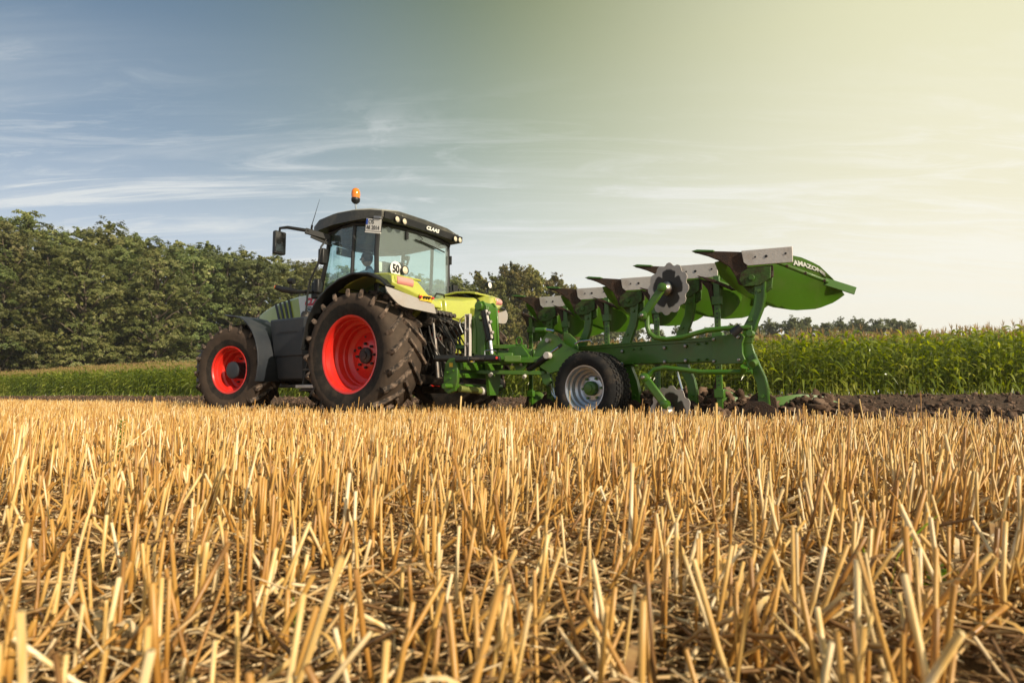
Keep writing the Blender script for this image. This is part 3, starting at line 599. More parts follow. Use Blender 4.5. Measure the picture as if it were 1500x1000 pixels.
def tree_mesh(kind, seed):
    r = np.random.default_rng(seed); random.seed(seed)
    if kind == 'beech': H, n, per, base, wid, sz, droop = 24, 860, 54, .0, 5.6, .25, .50
    elif kind == 'pine': H, n, per, base, wid, sz, droop = 22, 420, 40, .12, 3.6, .30, .10
    else: H, n, per, base, wid, sz, droop = 17, 380, 30, .03, 5.6, .55, .3
    # lobes give the crown its uneven outline
    nl = 44 if kind == 'beech' else 26 if kind == 'pine' else 20; lob = []
    for i in range(nl):
        t = (i + .5) / nl; zc = H * (base + (1 - base) * (.12 + .78 * t)); ra = wid * (math.sin(math.pi * min(1, .22 + .72 * t)) ** .7 if kind != 'pine' else (1.05 - t) ** .55) * .62
        a = i * 2.4 + r.normal(0, .3); q_ = r.uniform(1.0, 1.5) if kind == 'beech' else r.uniform(.5, 1.1); lob.append((math.cos(a) * ra * q_, math.sin(a) * ra * q_, zc, wid * (r.uniform(.24, .42) if kind == 'beech' else r.uniform(.26, .42)) * (1.1 - .35 * t)))
    lob.append((0, 0, H * .86, wid * .34)); lob.append((r.normal(0, .8), r.normal(0, .8), H * .94, wid * .20)); lob = np.array(lob)
    pick = r.choice(len(lob), n, p=lob[:, 3] ** 2 / (lob[:, 3] ** 2).sum()); d = r.normal(size=(n, 3)); d /= np.linalg.norm(d, axis=1, keepdims=True); oc = lob[pick, :2] / (np.linalg.norm(lob[pick, :2], axis=1, keepdims=True) + 1.); d[:, :2] += oc * (.75 if kind == 'beech' else .3); d[:, 2] = np.where(r.random(n) < .93, np.abs(d[:, 2]) * .9, d[:, 2] * .5); d /= np.linalg.norm(d, axis=1, keepdims=True)
    C = lob[pick, :3] + d * (lob[pick, 3] * r.uniform(.86, 1.03, n))[:, None] * np.array([1, 1, .85]); C[:, 2] = np.maximum(C[:, 2], .8)
    D = d.copy(); D[:, 2] = D[:, 2] * .35 + (.12 if kind != 'pine' else .5); D /= np.linalg.norm(D, axis=1, keepdims=True)
    V, Fq = leaf_cloud(C, D, sz, droop, seed, per, r.uniform(.45, 1.05, n) * (.80 if kind == 'beech' else .62 if kind == 'pine' else .9), d)
    ni = 1800; pk = r.integers(0, len(lob), ni); ci = lob[pk, :3] * np.array([.62, .62, 1]) + r.normal(size=(ni, 3)) * (lob[pk, 3] * .28)[:, None]; ci[:, 2] = np.maximum(ci[:, 2], .3)
    a1 = r.normal(size=(ni, 3)); a1 /= np.linalg.norm(a1, axis=1, keepdims=True); a2 = np.cross(a1, r.normal(size=(ni, 3))); a2 /= np.linalg.norm(a2, axis=1, keepdims=True); sz_ = .30
    Vi = np.stack([ci + a1 * sz_, ci + a2 * sz_, ci - a1 * sz_, ci - a2 * sz_], 1).reshape(-1, 3); Fq = np.concatenate([Fq, np.arange(ni * 4).reshape(-1, 4) + len(V)]); V = np.concatenate([V, Vi])
    me = bpy.data.meshes.new(kind + '_crown'); me.vertices.add(len(V)); me.vertices.foreach_set('co', V.astype(np.float32).ravel()); me.loops.add(Fq.size); me.loops.foreach_set('vertex_index', Fq.astype(np.int32).ravel())
    me.polygons.add(len(Fq)); me.polygons.foreach_set('loop_start', np.arange(0, Fq.size, 4, dtype=np.int32)); me.update(calc_edges=True); me.materials.append(M[{'beech': 'beech', 'pine': 'pine', 'far': 'farleaf'}[kind]])
    b = MB(); b.tube([(0, 0, -.3), (.1, .05, H * .3), (-.1, .1, H * .6), (0, 0, H * .88)], [.42, .32, .2, .05], 9)
    for lx, ly, lz, lr in lob[:nl]: b.tube([(0, 0, max(.12 * H, lz - 3.5)), (lx * .5, ly * .5, lz - 1.4), (lx, ly, lz)], [.15, .10, .03], 6)
    tm = bpy.data.meshes.new(kind + '_trunk'); tm.from_pydata(b.v, [], b.f); tm.materials.append(M['bark'])
    for p in tm.polygons: p.use_smooth = True
    return tm, me, H
def plant_tree(T, name, x, y, H, label, cat, group, yaw, ws=1.0):
    tm, me, H0 = T; s = H / H0 * (1.035 if H0 > 20 else .97); o = empty(name, None, (x, y, float(hgt(x, y)) - .1), (0, 0, yaw)); o.scale = (s * ws, s * ws, s); tag(o, label, cat, group)
    for nm, m_ in (('trunk', tm), ('crown', me)):
        c = bpy.data.objects.new(nm, m_); COL.objects.link(c); c.parent = o
BT = [tree_mesh('beech', 100 + i) for i in range(5)]; PT = [tree_mesh('pine', 200 + i) for i in range(3)]; FT3 = [tree_mesh('far', 300 + i) for i in range(4)]
ORD = ['first', 'second', 'third', 'fourth', 'fifth', 'sixth', 'seventh', 'eighth', 'ninth', 'tenth', 'eleventh', 'twelfth', 'thirteenth', 'fourteenth', 'fifteenth', 'sixteenth', 'seventeenth', 'eighteenth', 'nineteenth', 'twentieth']
def at_px(px, Y): return (px - 750) / 900 * Y, Y
# beech wood: (pixel column, distance, pixel row of the top)
front = [(-70, 84, 318), (0, 84, 322), (62, 90, 345), (118, 92, 352), (172, 96, 350), (226, 99, 362), (276, 102, 360), (326, 106, 368), (374, 110, 372), (424, 114, 392), (472, 118, 392), (530, 121, 398), (588, 124, 402), (640, 127, 408), (688, 130, 410)]
rear = [(-40, 97, 300), (32, 98, 306), (92, 102, 330), (150, 104, 322), (200, 108, 340), (250, 111, 350), (300, 115, 352), (352, 119, 366), (402, 123, 372), (450, 127, 378), (502, 131, 388), (560, 134, 394), (618, 137, 400), (665, 140, 402)]
for i, (px, Y, top) in enumerate(front):
    Y = Y + (-5, 2, 6, -2, 4)[i % 5]; x, y = at_px(px, Y); H = .3 + (576.8 - top) / 900 * Y
    plant_tree(BT[i % 5], 'beech_tree', x, y, H, 'dark green leafy beech, %s from the left in the front row of the wood' % ORD[i], 'tree', 'beeches of the wood behind the maize', i * 1.3, 1.05)
for i, (px, Y, top) in enumerate(rear):
    x, y = at_px(px, Y); H = .3 + (576.8 - top) / 900 * Y
    plant_tree(BT[(i * 2 + 1) % 5], 'beech_tree', x, y, H, 'tall beech topping the skyline of the wood, %s from the left in its back row' % ORD[i], 'tree', 'beeches of the wood behind the maize', i * 2.1 + .5, 1.05)
pines = [(706, 136, 398), (728, 132, 402), (744, 140, 386), (757, 134, 384), (772, 138, 388), (789, 136, 394), (806, 140, 401), (822, 138, 408), (838, 142, 420), (716, 126, 425), (748, 124, 440), (790, 126, 436), (824, 130, 440), (856, 150, 448)]
for i, (px, Y, top) in enumerate(sorted(pines)):
    x, y = at_px(px, Y); H = .3 + (576.8 - top) / 900 * Y
    plant_tree(PT[i % 3], 'pine_tree', x, y, H, 'golden lit pine at the right end of the wood, %s from the left' % ORD[i], 'tree', 'pines at the end of the wood', i * 1.7, 1.0)
far = [(872, 468), (898, 474), (930, 470), (962, 478), (1000, 470), (1040, 476), (1075, 472), (1108, 474), (1132, 468), (1160, 463), (1184, 464), (1212, 470), (1238, 466), (1262, 464), (1290, 465), (1312, 463), (1330, 470)]
for i, (px, top) in enumerate(far):
    Y = 185 + (i * 37 % 11); x, y = at_px(px, Y); H = .3 + (576.8 - top) / 900 * Y
    plant_tree(FT3[i % 4], 'distant_tree', x, y, H, 'hazy distant tree above the maize, %s from the left of the far tree line' % ORD[i], 'tree', 'distant trees beyond the maize', i * 1.1, .9)
# ------------------------------------------------------------ tractor (local: +X ahead, +Y its left, +Z up; origin under the rear axle)
TR = empty('tractor', None, (TX, TY, 0), (0, 0, ROTZ))
tag(TR, 'lime green tractor with red wheels and black cab roof pulling the plough', 'tractor')
def lugs(R_, w, n, hgt_, sweep, barw):
    b = MB()
    for side in (1, -1):
        for k in range(n):
            f0 = 2 * math.pi * (k + (0 if side > 0 else .5)) / n; st = []
            for t in (0, .2, .42, .62, .82, .95, 1.0):
                y = side * (-.02 + (w * .5 + .02) * min(t / .95, 1.0)); a = f0 + sweep * (t if t < .3 else .3 + (t - .3) * .85)
                top = R_ - .022 * t ** 3; bot = R_ - hgt_ - .03 * t
                if t == 1.0: top = R_ - hgt_ - .055; bot = top - .03; y = side * (w * .5 + .004)
                bw = barw * (1.0 if t < .9 else 1.25)
                sec = []
                for (rr_, ww) in ((bot, bw * .80), (top, bw * .5)):
                    sec.append((rr_, ww))
                (rb_, wb), (rt_, wt) = sec
                da = .32 * wb / R_
                ring = []
                for rr_, off in ((rb_, -wb), (rt_, -wt), (rt_, wt), (rb_, wb)):
                    aa = a + off / R_; yy = y - side * 0 
                    ring.append((rr_ * math.cos(aa), yy - side * off * .35, rr_ * math.sin(aa)))
                st.append(ring)
            b.loft(st)
    return b
def tyre_profile(R_, rim, w, tread):
    return [(w * .40, rim - .02), (w * .44, rim + .01), (w * .485, rim + (R_ - rim) * .28), (w * .505, rim + (R_ - rim) * .5), (w * .495, rim + (R_ - rim) * .70), (w * .46, R_ - tread - .035), (w * .40, R_ - tread - .012), (w * .2, R_ - tread), (0, R_ - tread + .003)]
def full(prof): return prof + [(-y, r) for y, r in reversed(prof[:-1])]
def tractor_wheel(x, y, R_, rim, w, n, side, steer, front, yaw0):
    wh = empty('wheel', TR, (x, y, R_ - .015), (0, yaw0, 0)); wh.rotation_euler = (0, yaw0, steer)
    if side < 0: wh.scale = (1, -1, 1)
    MB().lathe(full(tyre_profile(R_, rim, w, .052)), 96).build('tyre', M['tyref' if front else 'tyre'], wh, ang=50)
    lugs(R_, w, n, .052, .42 if not front else .46, .036 if not front else .030).build('tread', M['lug'], wh, ang=30, bevel=.006)
    k = rim / .53; o = w * .42
    if not front:
        pr = [(o - .005, rim - .03), (o + .012, rim - .012), (o + .016, rim + .008), (o + .004, rim + .016), (o - .01, rim + .004), (o - .02, rim - .022), (o - .075, rim - .034), (o - .085, rim - .052), (o - .155, rim - .062), (o - .175, rim - .10), (o - .26, rim - .108), (o - .27, rim - .125), (o - .33, rim - .13), (o - .345, rim - .15), (o - .36, rim - .20), (o - .345, rim - .26), (o - .32, rim - .30), (o - .31, .16), (o - .31, .05)]
        b = MB().lathe(pr, 96); b.lathe([(-o, rim + .01), (-o + .03, rim - .03), (o - .36, rim - .07), (o - .36, .06)], 64); b.build('rim', M['red'], wh, ang=24)
        hb = MB().lathe([(o - .33, .115), (o - .275, .112), (o - .265, .095), (o - .262, .085), (o - .262, .06), (o - .245, .052), (o - .245, .0001)], 40)
        for q in range(8):
            a = q * math.pi / 4; hb.cyl((.165 * math.cos(a), o - .31, .165 * math.sin(a)), (.165 * math.cos(a), o - .275, .165 * math.sin(a)), .020, 6); hb.cyl((.165 * math.cos(a), o - .276, .165 * math.sin(a)), (.165 * math.cos(a), o - .262, .165 * math.sin(a)), .011, 8)
        hb.build('hub', M['blackd'], wh)
        s_ = MB()
        for q in range(6):
            a = q * math.pi / 3 + .35; s_.cyl((.275 * math.cos(a), o - .343, .275 * math.sin(a)), (.275 * math.cos(a), o - .334, .275 * math.sin(a)), .013 if q else .024, 12)
        s_.build_each('rim_hole', M['ink'], wh)
    else:
        pr = [(o - .005, rim - .02), (o + .012, rim - .008), (o + .014, rim + .008), (o + .002, rim + .012), (o - .012, rim - .016), (o - .06, rim - .026), (o - .07, rim - .042), (o - .15, rim - .048), (o - .17, rim - .075), (o - .27, rim - .082), (o - .285, rim - .11), (o - .28, rim - .16), (o - .27, .15), (o - .27, .05)]
        b = MB().lathe(pr, 80); b.lathe([(-o, rim + .01), (-o + .03, rim - .02), (o - .30, rim - .05), (o - .30, .06)], 48); b.build('rim', M['red'], wh, ang=24)
        hb = MB().lathe([(o - .30, .135), (o - .10, .128), (o - .085, .138), (o - .055, .138), (o - .045, .125), (o - .043, .10), (o - .040, .06), (o - .038, .0001)], 40)
        for q in range(10):
            a = q * math.pi / 5 + .2; hb.cyl((.20 * math.cos(a), o - .275, .20 * math.sin(a)), (.20 * math.cos(a), o - .235, .20 * math.sin(a)), .015, 6)
        hb.build('hub', M['anthr'], wh)
    return wh
tractor_wheel(0, 1.02, .905, .525, .62, 20, 1, 0, False, .05); tractor_wheel(0, -1.02, .905, .525, .62, 20, -1, 0, False, .17)
tractor_wheel(2.82, 1.06, .755, .372, .50, 19, 1, .178, True, .1); tractor_wheel(2.82, -1.06, .755, .372, .50, 19, -1, .178, True, .22)

# chassis, engine, axles
b = MB()
b.box((1.5, 0, .78), (3.9, .42, .50)); b.box((2.9, 0, .98), (1.5, .50, .55)); b.box((.1, 0, .95), (1.15, .62, .62)); b.cyl((0, -.80, .89), (0, .80, .89), .16, 20); b.lathe([(.45, .24), (.62, .22), (.70, .16)], 20, (0, 0, .89)); b.lathe([(-.45, .24), (-.62, .22), (-.70, .16)], 20, (0, 0, .89))
b.bar((2.82, -.85, .62), (2.82, .85, .62), .18, .16); b.box((2.82, 0, .60), (.34, .5, .26)); b.box((2.82, .74, .72), (.2, .2, .4)); b.box((2.82, -.74, .72), (.2, .2, .4))
b.tube([(2.98, .7, .66), (2.98, 0, .66), (2.98, -.7, .66)], .03, 8); b.box((4.0, 0, .78), (.5, .5, .36)); b.box((1.0, 0, .52), (1.4, .5, .22))
b.build('chassis', M['blackd'], TR, bevel=.02)
# hood: lofted along its length
def hood_sec(x, wd, zt, zb, cr):
    pts = []
    for k in range(13):
        a = math.pi * k / 12; y = wd * math.cos(a); e = abs(math.cos(a)); z = zt - (cr * (e ** 4.5)) ; pts.append((x, y, z))
    return [(x, wd + .155 * (zt - cr - zb), zb)] + pts + [(x, -wd - .155 * (zt - cr - zb), zb)]
secs = [hood_sec(1.28, .47, 2.05, 1.40, .10), hood_sec(1.9, .47, 2.05, 1.38, .10), hood_sec(2.4, .46, 2.02, 1.34, .10), hood_sec(2.85, .45, 1.965, 1.30, .11), hood_sec(3.15, .44, 1.89, 1.26, .12), hood_sec(3.28, .435, 1.845, 1.24, .13)]
MB().loft(secs).build('hood', M['lime'], TR, ang=40)
secs = [hood_sec(3.28, .437, 1.848, 1.20, .13), hood_sec(3.5, .42, 1.76, 1.10, .13), hood_sec(3.68, .39, 1.64, 1.0, .13), hood_sec(3.80, .34, 1.47, .92, .12), hood_sec(3.84, .28, 1.2, .90, .1)]
MB().loft(secs).build('grille', M['black'], TR, ang=40)
b = MB(); b.box((2.3, 0, 1.17), (2.2, .80, .34)); b.build('engine', M['blackd'], TR, bevel=.02)
def side_decal(poly, name, mat, y=.478, par=TR):
    b = MB().prism(poly, y - .004, y + .002); b.v = [(p[0], p[1] + .155 * (1.95 - p[2]) - (.010 if p[0] > 2.3 else 0), p[2]) for p in b.v]; b.build(name, mat, par, smooth=False)
for k in range(4):
    x0 = 2.80 - k * .115; side_decal([(x0, 1.90 + k * .012), (x0 - .055, 1.905 + k * .012), (x0 - .235, 1.60), (x0 - .18, 1.60)], 'hood_slot', M['ink'], .476)
side_decal([(2.16, 1.955), (1.30, 1.955), (1.30, 1.58), (2.00, 1.58)], 'badge_panel', M['white'], .476)
lettering('CLAAS', .165, M['inkr'], TR, (1.72, .497, 1.85), (-1, 0, 0), (0, -.155, 1), .25, bold=.012)
lettering('650', .10, M['inkg'], TR, (1.86, .515, 1.735), (-1, 0, 0), (0, -.155, 1), .2, bold=.004)
lettering('ARION', .10, M['ink'], TR, (1.77, .527, 1.655), (-1, 0, 0), (0, -.155, 1), .2, bold=.004)
MB().loft([[(4.15 + .5, y, z) for y, z in ((-.55, .62), (.55, .62), (.55, 1.30), (.42, 1.46), (-.42, 1.46), (-.55, 1.30))], [(5.02, y, z) for y, z in ((-.55, .55), (.55, .55), (.55, 1.05), (.42, 1.18), (-.42, 1.18), (-.55, 1.05))]]).build('front_weight', M['anthr'], TR, bevel=.03)
b = MB(); [b.box((4.84, 0, .72 + i * .15), (.42 - i*.02, 1.115, .035)) for i in range(4)]; b.build_each('weight_rib', M['blackd'], TR)
b = MB(); b.bar((4.1, .3, .75), (4.7, .38, .80), .08, .10); b.bar((4.1, -.3, .75), (4.7, -.38, .80), .08, .10); b.bar((4.1, 0, 1.1), (4.7, 0, 1.2), .06, .06); b.build_each('front_linkage', M['blackd'], TR, bevel=.008)

# front fenders
arc = [(2.98, 1.625), (2.86, 1.60), (2.70, 1.585), (2.52, 1.545), (2.36, 1.46), (2.22, 1.33), (2.12, 1.17), (2.06, 1.0), (2.04, .82), (2.07, .62), (2.10, .56)]
for sy in (1, -1):
    f = MB().band([(x - .0, z) for x, z in arc], 1.28 * sy, .80 * sy, .022); f.bar((2.55, .75 * sy, 1.0), (2.45, .95 * sy, 1.48), .05, .05); f.build('front_fender', M['anthr'], TR, bevel=.006)
# fuel tank / side console on the near side
def ring(z, x0, x1, y0, y1, c=.07): return [(x0 + c, y0, z), (x1 - c, y0, z), (x1, y0 + c * .2, z), (x1, y1 - c, z), (x1 - c, y1, z), (x0 + c, y1, z), (x0, y1 - c, z), (x0, y0 + c * .2, z)]
for sy, nm in ((1, 'fuel_tank'), (-1, 'side_console')):
    b = MB().loft([ring(.56, 1.32, 1.98, .50, .93), ring(.60, 1.28, 2.02, .48, .97), ring(.92, 1.26, 2.05, .45, 1.0), ring(.94, 1.25, 2.06, .45, 1.02), ring(1.30, 1.22, 2.12, .42, 1.04), ring(1.50, 1.20, 2.15, .42, 1.05), ring(1.52, 1.22, 2.13, .44, 1.03)])
    if sy < 0: b.v = [(x, -y, z) for x, y, z in b.v]
    t_ = b.build(nm, M['anthr'], TR, bevel=.012)
    if sy > 0:
        MB().box((1.63, 1.045, 1.31), (.46, .012, .022)).build('tank_slot', M['ink'], t_)
        MB().lathe([(1.52, .075), (1.60, .07), (1.63, .05), (1.635, .001)], 20, (1.48, .85, 0), axis='Z').build('filler_cap', M['blackd'], t_)
b = MB()
for i, z in enumerate((.42, .72, 1.02)): b.box((1.08, .98 - i * .06, z), (.36, .26, .035))
b.bar((1.28, 1.0, .40), (1.25, .85, 1.2), .03, .10); b.bar((.92, 1.0, .40), (.95, .85, 1.1), .03, .10); b.box((1.5, .72, .48), (.9, .35, .05)); b.build('steps', M['blackd'], TR, bevel=.006)
MB().box((1.06, 1.02, .47), (.40, .30, .05)).build('step_plate', M['steel'], TR, bevel=.005)

# cab ---------------------------------------------------------------
RL, BL, AT, AB = (.02, .80), (.42, .86), (1.04, .80), (1.30, .74)
b = MB()
for sy in (1, -1):
    b.tube([(.01, .78 * sy, 2.84), (.02, .80 * sy, 2.4), (.0, .80 * sy, 1.7)], .036, 8)
    b.tube([(.41, .86 * sy, 2.86), (.43, .87 * sy, 2.4), (.47, .86 * sy, 1.45)], .030, 8)
    b.tube([(1.02, .80 * sy, 2.80), (1.06, .82 * sy, 2.4), (1.17, .80 * sy, 2.1), (1.29, .76 * sy, 1.80), (1.34, .74 * sy, 1.2)], .034, 8)
    b.tube([(.0, .80 * sy, 2.80), (.42, .87 * sy, 2.84), (1.03, .80 * sy, 2.80), (1.30, .50 * sy, 2.76), (1.38, 0, 2.76)], .035, 8)
    b.tube([(1.36, .74 * sy, 1.2), (.9, .82 * sy, 1.18), (.5, .86 * sy, 1.3)], .035, 8)
b.tube([(.0, .78, 2.80), (-.10, .4, 2.81), (-.12, 0, 2.81), (-.10, -.4, 2.81), (0, -.78, 2.80)], .035, 8); b.tube([(.0, .80, 1.93), (-.10, .4, 1.86), (-.12, 0, 1.84), (-.10, -.4, 1.84), (0, -.80, 1.86)], .028, 8)
b.build('cab_frame', M['black'], TR)
b = MB(); b.box((.66, 0, 1.20), (1.25, 1.45, .10)); b.box((.15, 0, 1.45), (.3, 1.5, .55)); b.box((1.30, 0, 1.30), (.12, 1.2, .35)); b.build('cab_floor', M['black'], TR, bevel=.02)
def pane(pts, name='window', mat='glass', par=TR):
    b = MB(); n = Vector(pts[1]) - Vector(pts[0]); m = Vector(pts[-1]) - Vector(pts[0]); nn = n.cross(m).normalized() * .005
    k = len(pts); b.add([Vector(p) for p in pts] + [Vector(p) - nn for p in pts], [tuple(range(k)), tuple(reversed(range(k, 2 * k)))] + [(i, k + i, k + (i + 1) % k, (i + 1) % k) for i in range(k)]); return b.build(name, M[mat], par, smooth=False)
for sy in (1, -1):
    o = MB().grid(lambda s, t: ((.43 + .04 * (1 - t)) * (1 - s) + s * (1.03 + .26 * (1 - t) ** 1.2), sy * ((.865) * (1 - s) + (.80 - .05 * (1 - t)) * s + .03 * math.sin(math.pi * s)), 1.25 + 1.56 * t), 8, 8, .005).build('window', M['glass'], TR)
    pane([(.03, .80 * sy, 1.65), (.44, .86 * sy, 1.5), (.41, .86 * sy, 2.82), (.01, .785 * sy, 2.79)])
MB().grid(lambda s, t: (-.005 - .11 * math.sin(math.pi * s) ** .7, .78 - 1.56 * s, (1.93 - .08 * math.sin(math.pi * s)) * (1 - t) + 2.80 * t), 14, 6, .005).build('rear_window', M['glassr'], TR)
MB().grid(lambda s, t: (1.30 * (1 - t) + 1.03 * t + (.14 + .1*t) * math.sin(math.pi * s), .75 - 1.5 * s, 1.25 * (1 - t) + 2.78 * t), 12, 6, .005).build('windscreen', M['glass'], TR)
# roof: lofted shell with an overhanging rim
def roof_sec(x, hw, zt, zr, zb):
    return [(x, hw * .80, zb), (x, hw, zb + .015), (x, hw * 1.0, zr - .01), (x, hw * .94, zr), (x, hw * .6, zt - .012), (x, 0, zt), (x, -hw * .6, zt - .012), (x, -hw * .94, zr), (x, -hw * 1.0, zr - .01), (x, -hw, zb + .015), (x, -hw * .80, zb)]
secs = [roof_sec(-.20, .84, 3.00, 2.925, 2.84), roof_sec(-.18, .91, 3.02, 2.945, 2.83), roof_sec(0.05, .95, 3.06, 2.985, 2.84), roof_sec(.35, .965, 3.09, 3.02, 2.845), roof_sec(.75, .965, 3.10, 3.035, 2.85), roof_sec(1.1, .95, 3.07, 3.00, 2.82), roof_sec(1.28, .90, 3.02, 2.93, 2.79), roof_sec(1.40, .76, 2.94, 2.87, 2.78)]
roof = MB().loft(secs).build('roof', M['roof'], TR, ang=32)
b = MB(); b.box((.62, 0, 2.835), (.95, 1.30, .03)); b.build('headliner', M['inner'], TR, bevel=.02)
def cap_sec(x, hw, zt, zr, zb): return [(x, hw * .955, zr + .002), (x, hw * .93, zr + .026), (x, hw * .6, zt + .004), (x, 0, zt + .014), (x, -hw * .6, zt + .004), (x, -hw * .93, zr + .026), (x, -hw * .955, zr + .002)]
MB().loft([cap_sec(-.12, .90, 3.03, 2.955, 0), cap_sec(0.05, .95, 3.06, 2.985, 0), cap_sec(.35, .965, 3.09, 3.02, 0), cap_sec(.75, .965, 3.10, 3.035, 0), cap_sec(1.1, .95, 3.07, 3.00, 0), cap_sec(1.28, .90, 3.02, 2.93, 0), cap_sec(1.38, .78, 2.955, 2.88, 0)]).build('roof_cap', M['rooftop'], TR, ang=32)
# rear roof fascia, lamps, lettering
MB().band([(-.21, 2.835), (-.225, 2.93)], .88, -.88, .02).build('roof_fascia', M['black'], TR)
lettering('CLAAS', .078, M['inkw'], TR, (-.232, -.12, 2.885), (0, -1, 0), (0, 0, 1), .3, bold=.004, name='roof_lettering', xs=1.25)
def lamp(x, y, z, r=.045, name='work_lamp', par=TR):
    a = MB().lathe([(x + .07, .4 * r), (x + .045, r * .9), (x, r * 1.12), (x - .012, r * 1.12), (x - .010, r * .95)], 20, (0, y, z), axis='X').build(name, M['black'], par)
    MB().lathe([(x - .004, r * .97), (x - .012, r * .6), (x - .014, .0001)], 20, (0, y, z), axis='X').build('lens', M['lens'], a); MB().bar((x + .03, y, z + r), (x + .05, y, z + r + .05), .02, .02).build('bracket', M['steel'], a)
for y, z in ((.66, 2.86), (.51, 2.862), (-.67, 2.855), (-.79, 2.86)): lamp(-.24, y, z)
lamp(-.16, .40, 2.17, .06)
# beacon
bc = MB().tube([(.34, .80, 3.0), (.38, .80, 3.02), (.44, .82, 3.05), (.455, .82, 3.12), (.455, .82, 3.18)], .013, 8).build('beacon_mount', M['chrome'], TR)
MB().lathe([(3.16, .02), (3.18, .045), (3.20, .062), (3.235, .066), (3.25, .06)], 24, (.455, .82, 0), axis='Z').build('beacon_base', M['black'], bc)
MB().lathe([(3.245, .060), (3.30, .066), (3.35, .062), (3.385, .045), (3.40, .02), (3.402, .001)], 24, (.455, .82, 0), axis='Z').build('beacon_lens', M['amber'], bc)
MB().tube([(1.38, .88, 2.92), (1.30, .90, 3.03), (1.14, .92, 3.33)], [.008, .006, .002], 6).build('antenna', M['ink'], TR)
MB().tube([(1.38, .84, 2.86), (1.375, .87, 2.91), (1.34, .89, 2.96)], .016, 8).build('antenna_base', M['ink'], TR)
# number plate under the roof corner
npx = Vector((-.06, .945, 2.735)); rt = Vector((-.985, -.17, -.18)).normalized(); up = Vector((-.12, .10, 1)).normalized()
pl = MB(); nrm = rt.cross(up).normalized(); up = nrm.cross(rt)
def q8(c, hw, hh, th): return [c + rt * x * hw + up * y * hh + nrm * z for z in (0, th) for x, y in ((-1, -1), (1, -1), (1, 1), (-1, 1))]
QF = [(3, 2, 1, 0), (4, 5, 6, 7), (0, 1, 5, 4), (1, 2, 6, 5), (2, 3, 7, 6), (3, 0, 4, 7)]
pl.add(q8(npx - nrm * .01, .138, .095, .008), QF); plo = pl.build('number_plate', M['ink'], TR)
w_ = MB().add(q8(npx, .130, .087, .004), QF); w_.build('plate_face', M['white'], plo, smooth=False)
w_ = MB().add(q8(npx - rt * .113 + up * .042 + nrm * .005, .016, .040, .002), QF); w_.build('plate_stripe', M['blue'], plo, smooth=False)
lettering('OS', .084, M['ink'], plo, npx + nrm * .006 - rt * .040 + up * .041, rt, up, bold=.0, xs=.9); lettering('AR', .076, M['ink'], plo, npx + nrm * .006 - up * .038 - rt * .082, rt, up, bold=.0, xs=.70); lettering('2014', .082, M['ink'], plo, npx + nrm * .006 - up * .038 + rt * .040, rt, up, bold=.0, xs=.82)
MB().bar(npx + up * .110 - nrm * .01, npx + up * .110 - nrm * .01 + rt * .12, .05, .03).build('plate_lamp', M['steel'], plo)
MB().bar(npx - up * .104 - rt * .135, npx - up * .104 + rt * .135, .018, .016).build('plate_holder', M['white'], plo)
# speed sign
MB().lathe([(0, .001), (0, .115), (.006, .115), (.006, .001)], 36, (-.105, .53, 2.17), axis='X').build('speed_sign', M['white'], TR, smooth=False)
lettering('50', .165, M['ink'], TR, (-.109, .535, 2.17), (0, -1, 0), (0, 0, 1), bold=.006, name='sign_figures', xs=.85)
# wiper, handle, hinges at the rear window
b = MB(); b.tube([(-.10, .10, 2.80), (-.16, .02, 2.72), (-.15, .08, 2.66)], .007, 6); b.tube([(-.135, .16, 2.685), (-.14, -.16, 2.66), (-.11, -.56, 2.63)], .010, 6); b.tube([(-.14, .06, 2.68), (-.13, -.3, 2.65)], .012, 6); b.box((-.12, .33, 2.71), (.03, .05, .11)); b.build('rear_wiper', M['ink'], TR)
b = MB(); b.box((-.03, -.80, 2.55), (.05, .03, .14)); b.box((-.03, -.80, 2.05), (.05, .03, .14)); b.box((-.12, .22, 1.93), (.04, .10, .10)); b.tube([(-.14, -.28, 1.84), (-.17, -.30, 1.92), (-.17, -.48, 1.92), (-.13, -.55, 1.85)], .014, 6); b.build_each('window_fitting', M['black'], TR)
b = MB(); b.box((.03, -1.0, 2.05), (.06, .12, .24)); b.box((.03, -1.13, 2.04), (.04, .05, .18)); b.bar((.03, -.80, 2.05), (.03, -1.0, 2.05), .03, .03); b.build('rear_marker_box', M['ink'], TR, bevel=.006)
# mirror, its arm, hand rail, indicator arm
for sy in (1, -1):
    b = MB(); b.bar((.98, .84 * sy, 2.72), (1.20, 1.12 * sy, 2.80), .05, .085); b.tube([(1.16, 1.08 * sy, 2.80), (1.42, 1.27 * sy, 2.85), (1.52, 1.33 * sy, 2.84), (1.53, 1.33 * sy, 2.76)], [.03, .026, .022, .02], 8); b.bar((.95, .82 * sy, 2.60), (1.15, 1.06 * sy, 2.72), .03, .04); b.build('mirror_arm', M['ink'], TR, bevel=.005)
    m_ = MB().loft([[(1.53 + dx_, (1.33 + dy_) * sy, z) for dx_, dy_ in ((-.04, .10), (-.04, -.10), (.05, -.085), (.05, .085))] for z in (2.44, 2.46, 2.60, 2.76, 2.79)]).build('mirror', M['ink'], TR, bevel=.02)
    MB().box((1.488, 1.33 * sy, 2.62), (.004, .165, .29)).build('mirror_glass', M['chrome'], m_)
MB().tube([(.99, .90, 2.68), (.98, 1.0, 2.55), (1.01, 1.02, 2.30), (1.16, 1.03, 2.08), (1.22, 1.03, 1.88), (1.26, 1.02, 1.55)], .015, 8).build('hand_rail', M['ink'], TR)
b = MB(); b.box((1.02, .93, 2.42), (.12, .10, .24)); b.build('cab_lamp', M['ink'], TR, bevel=.02)
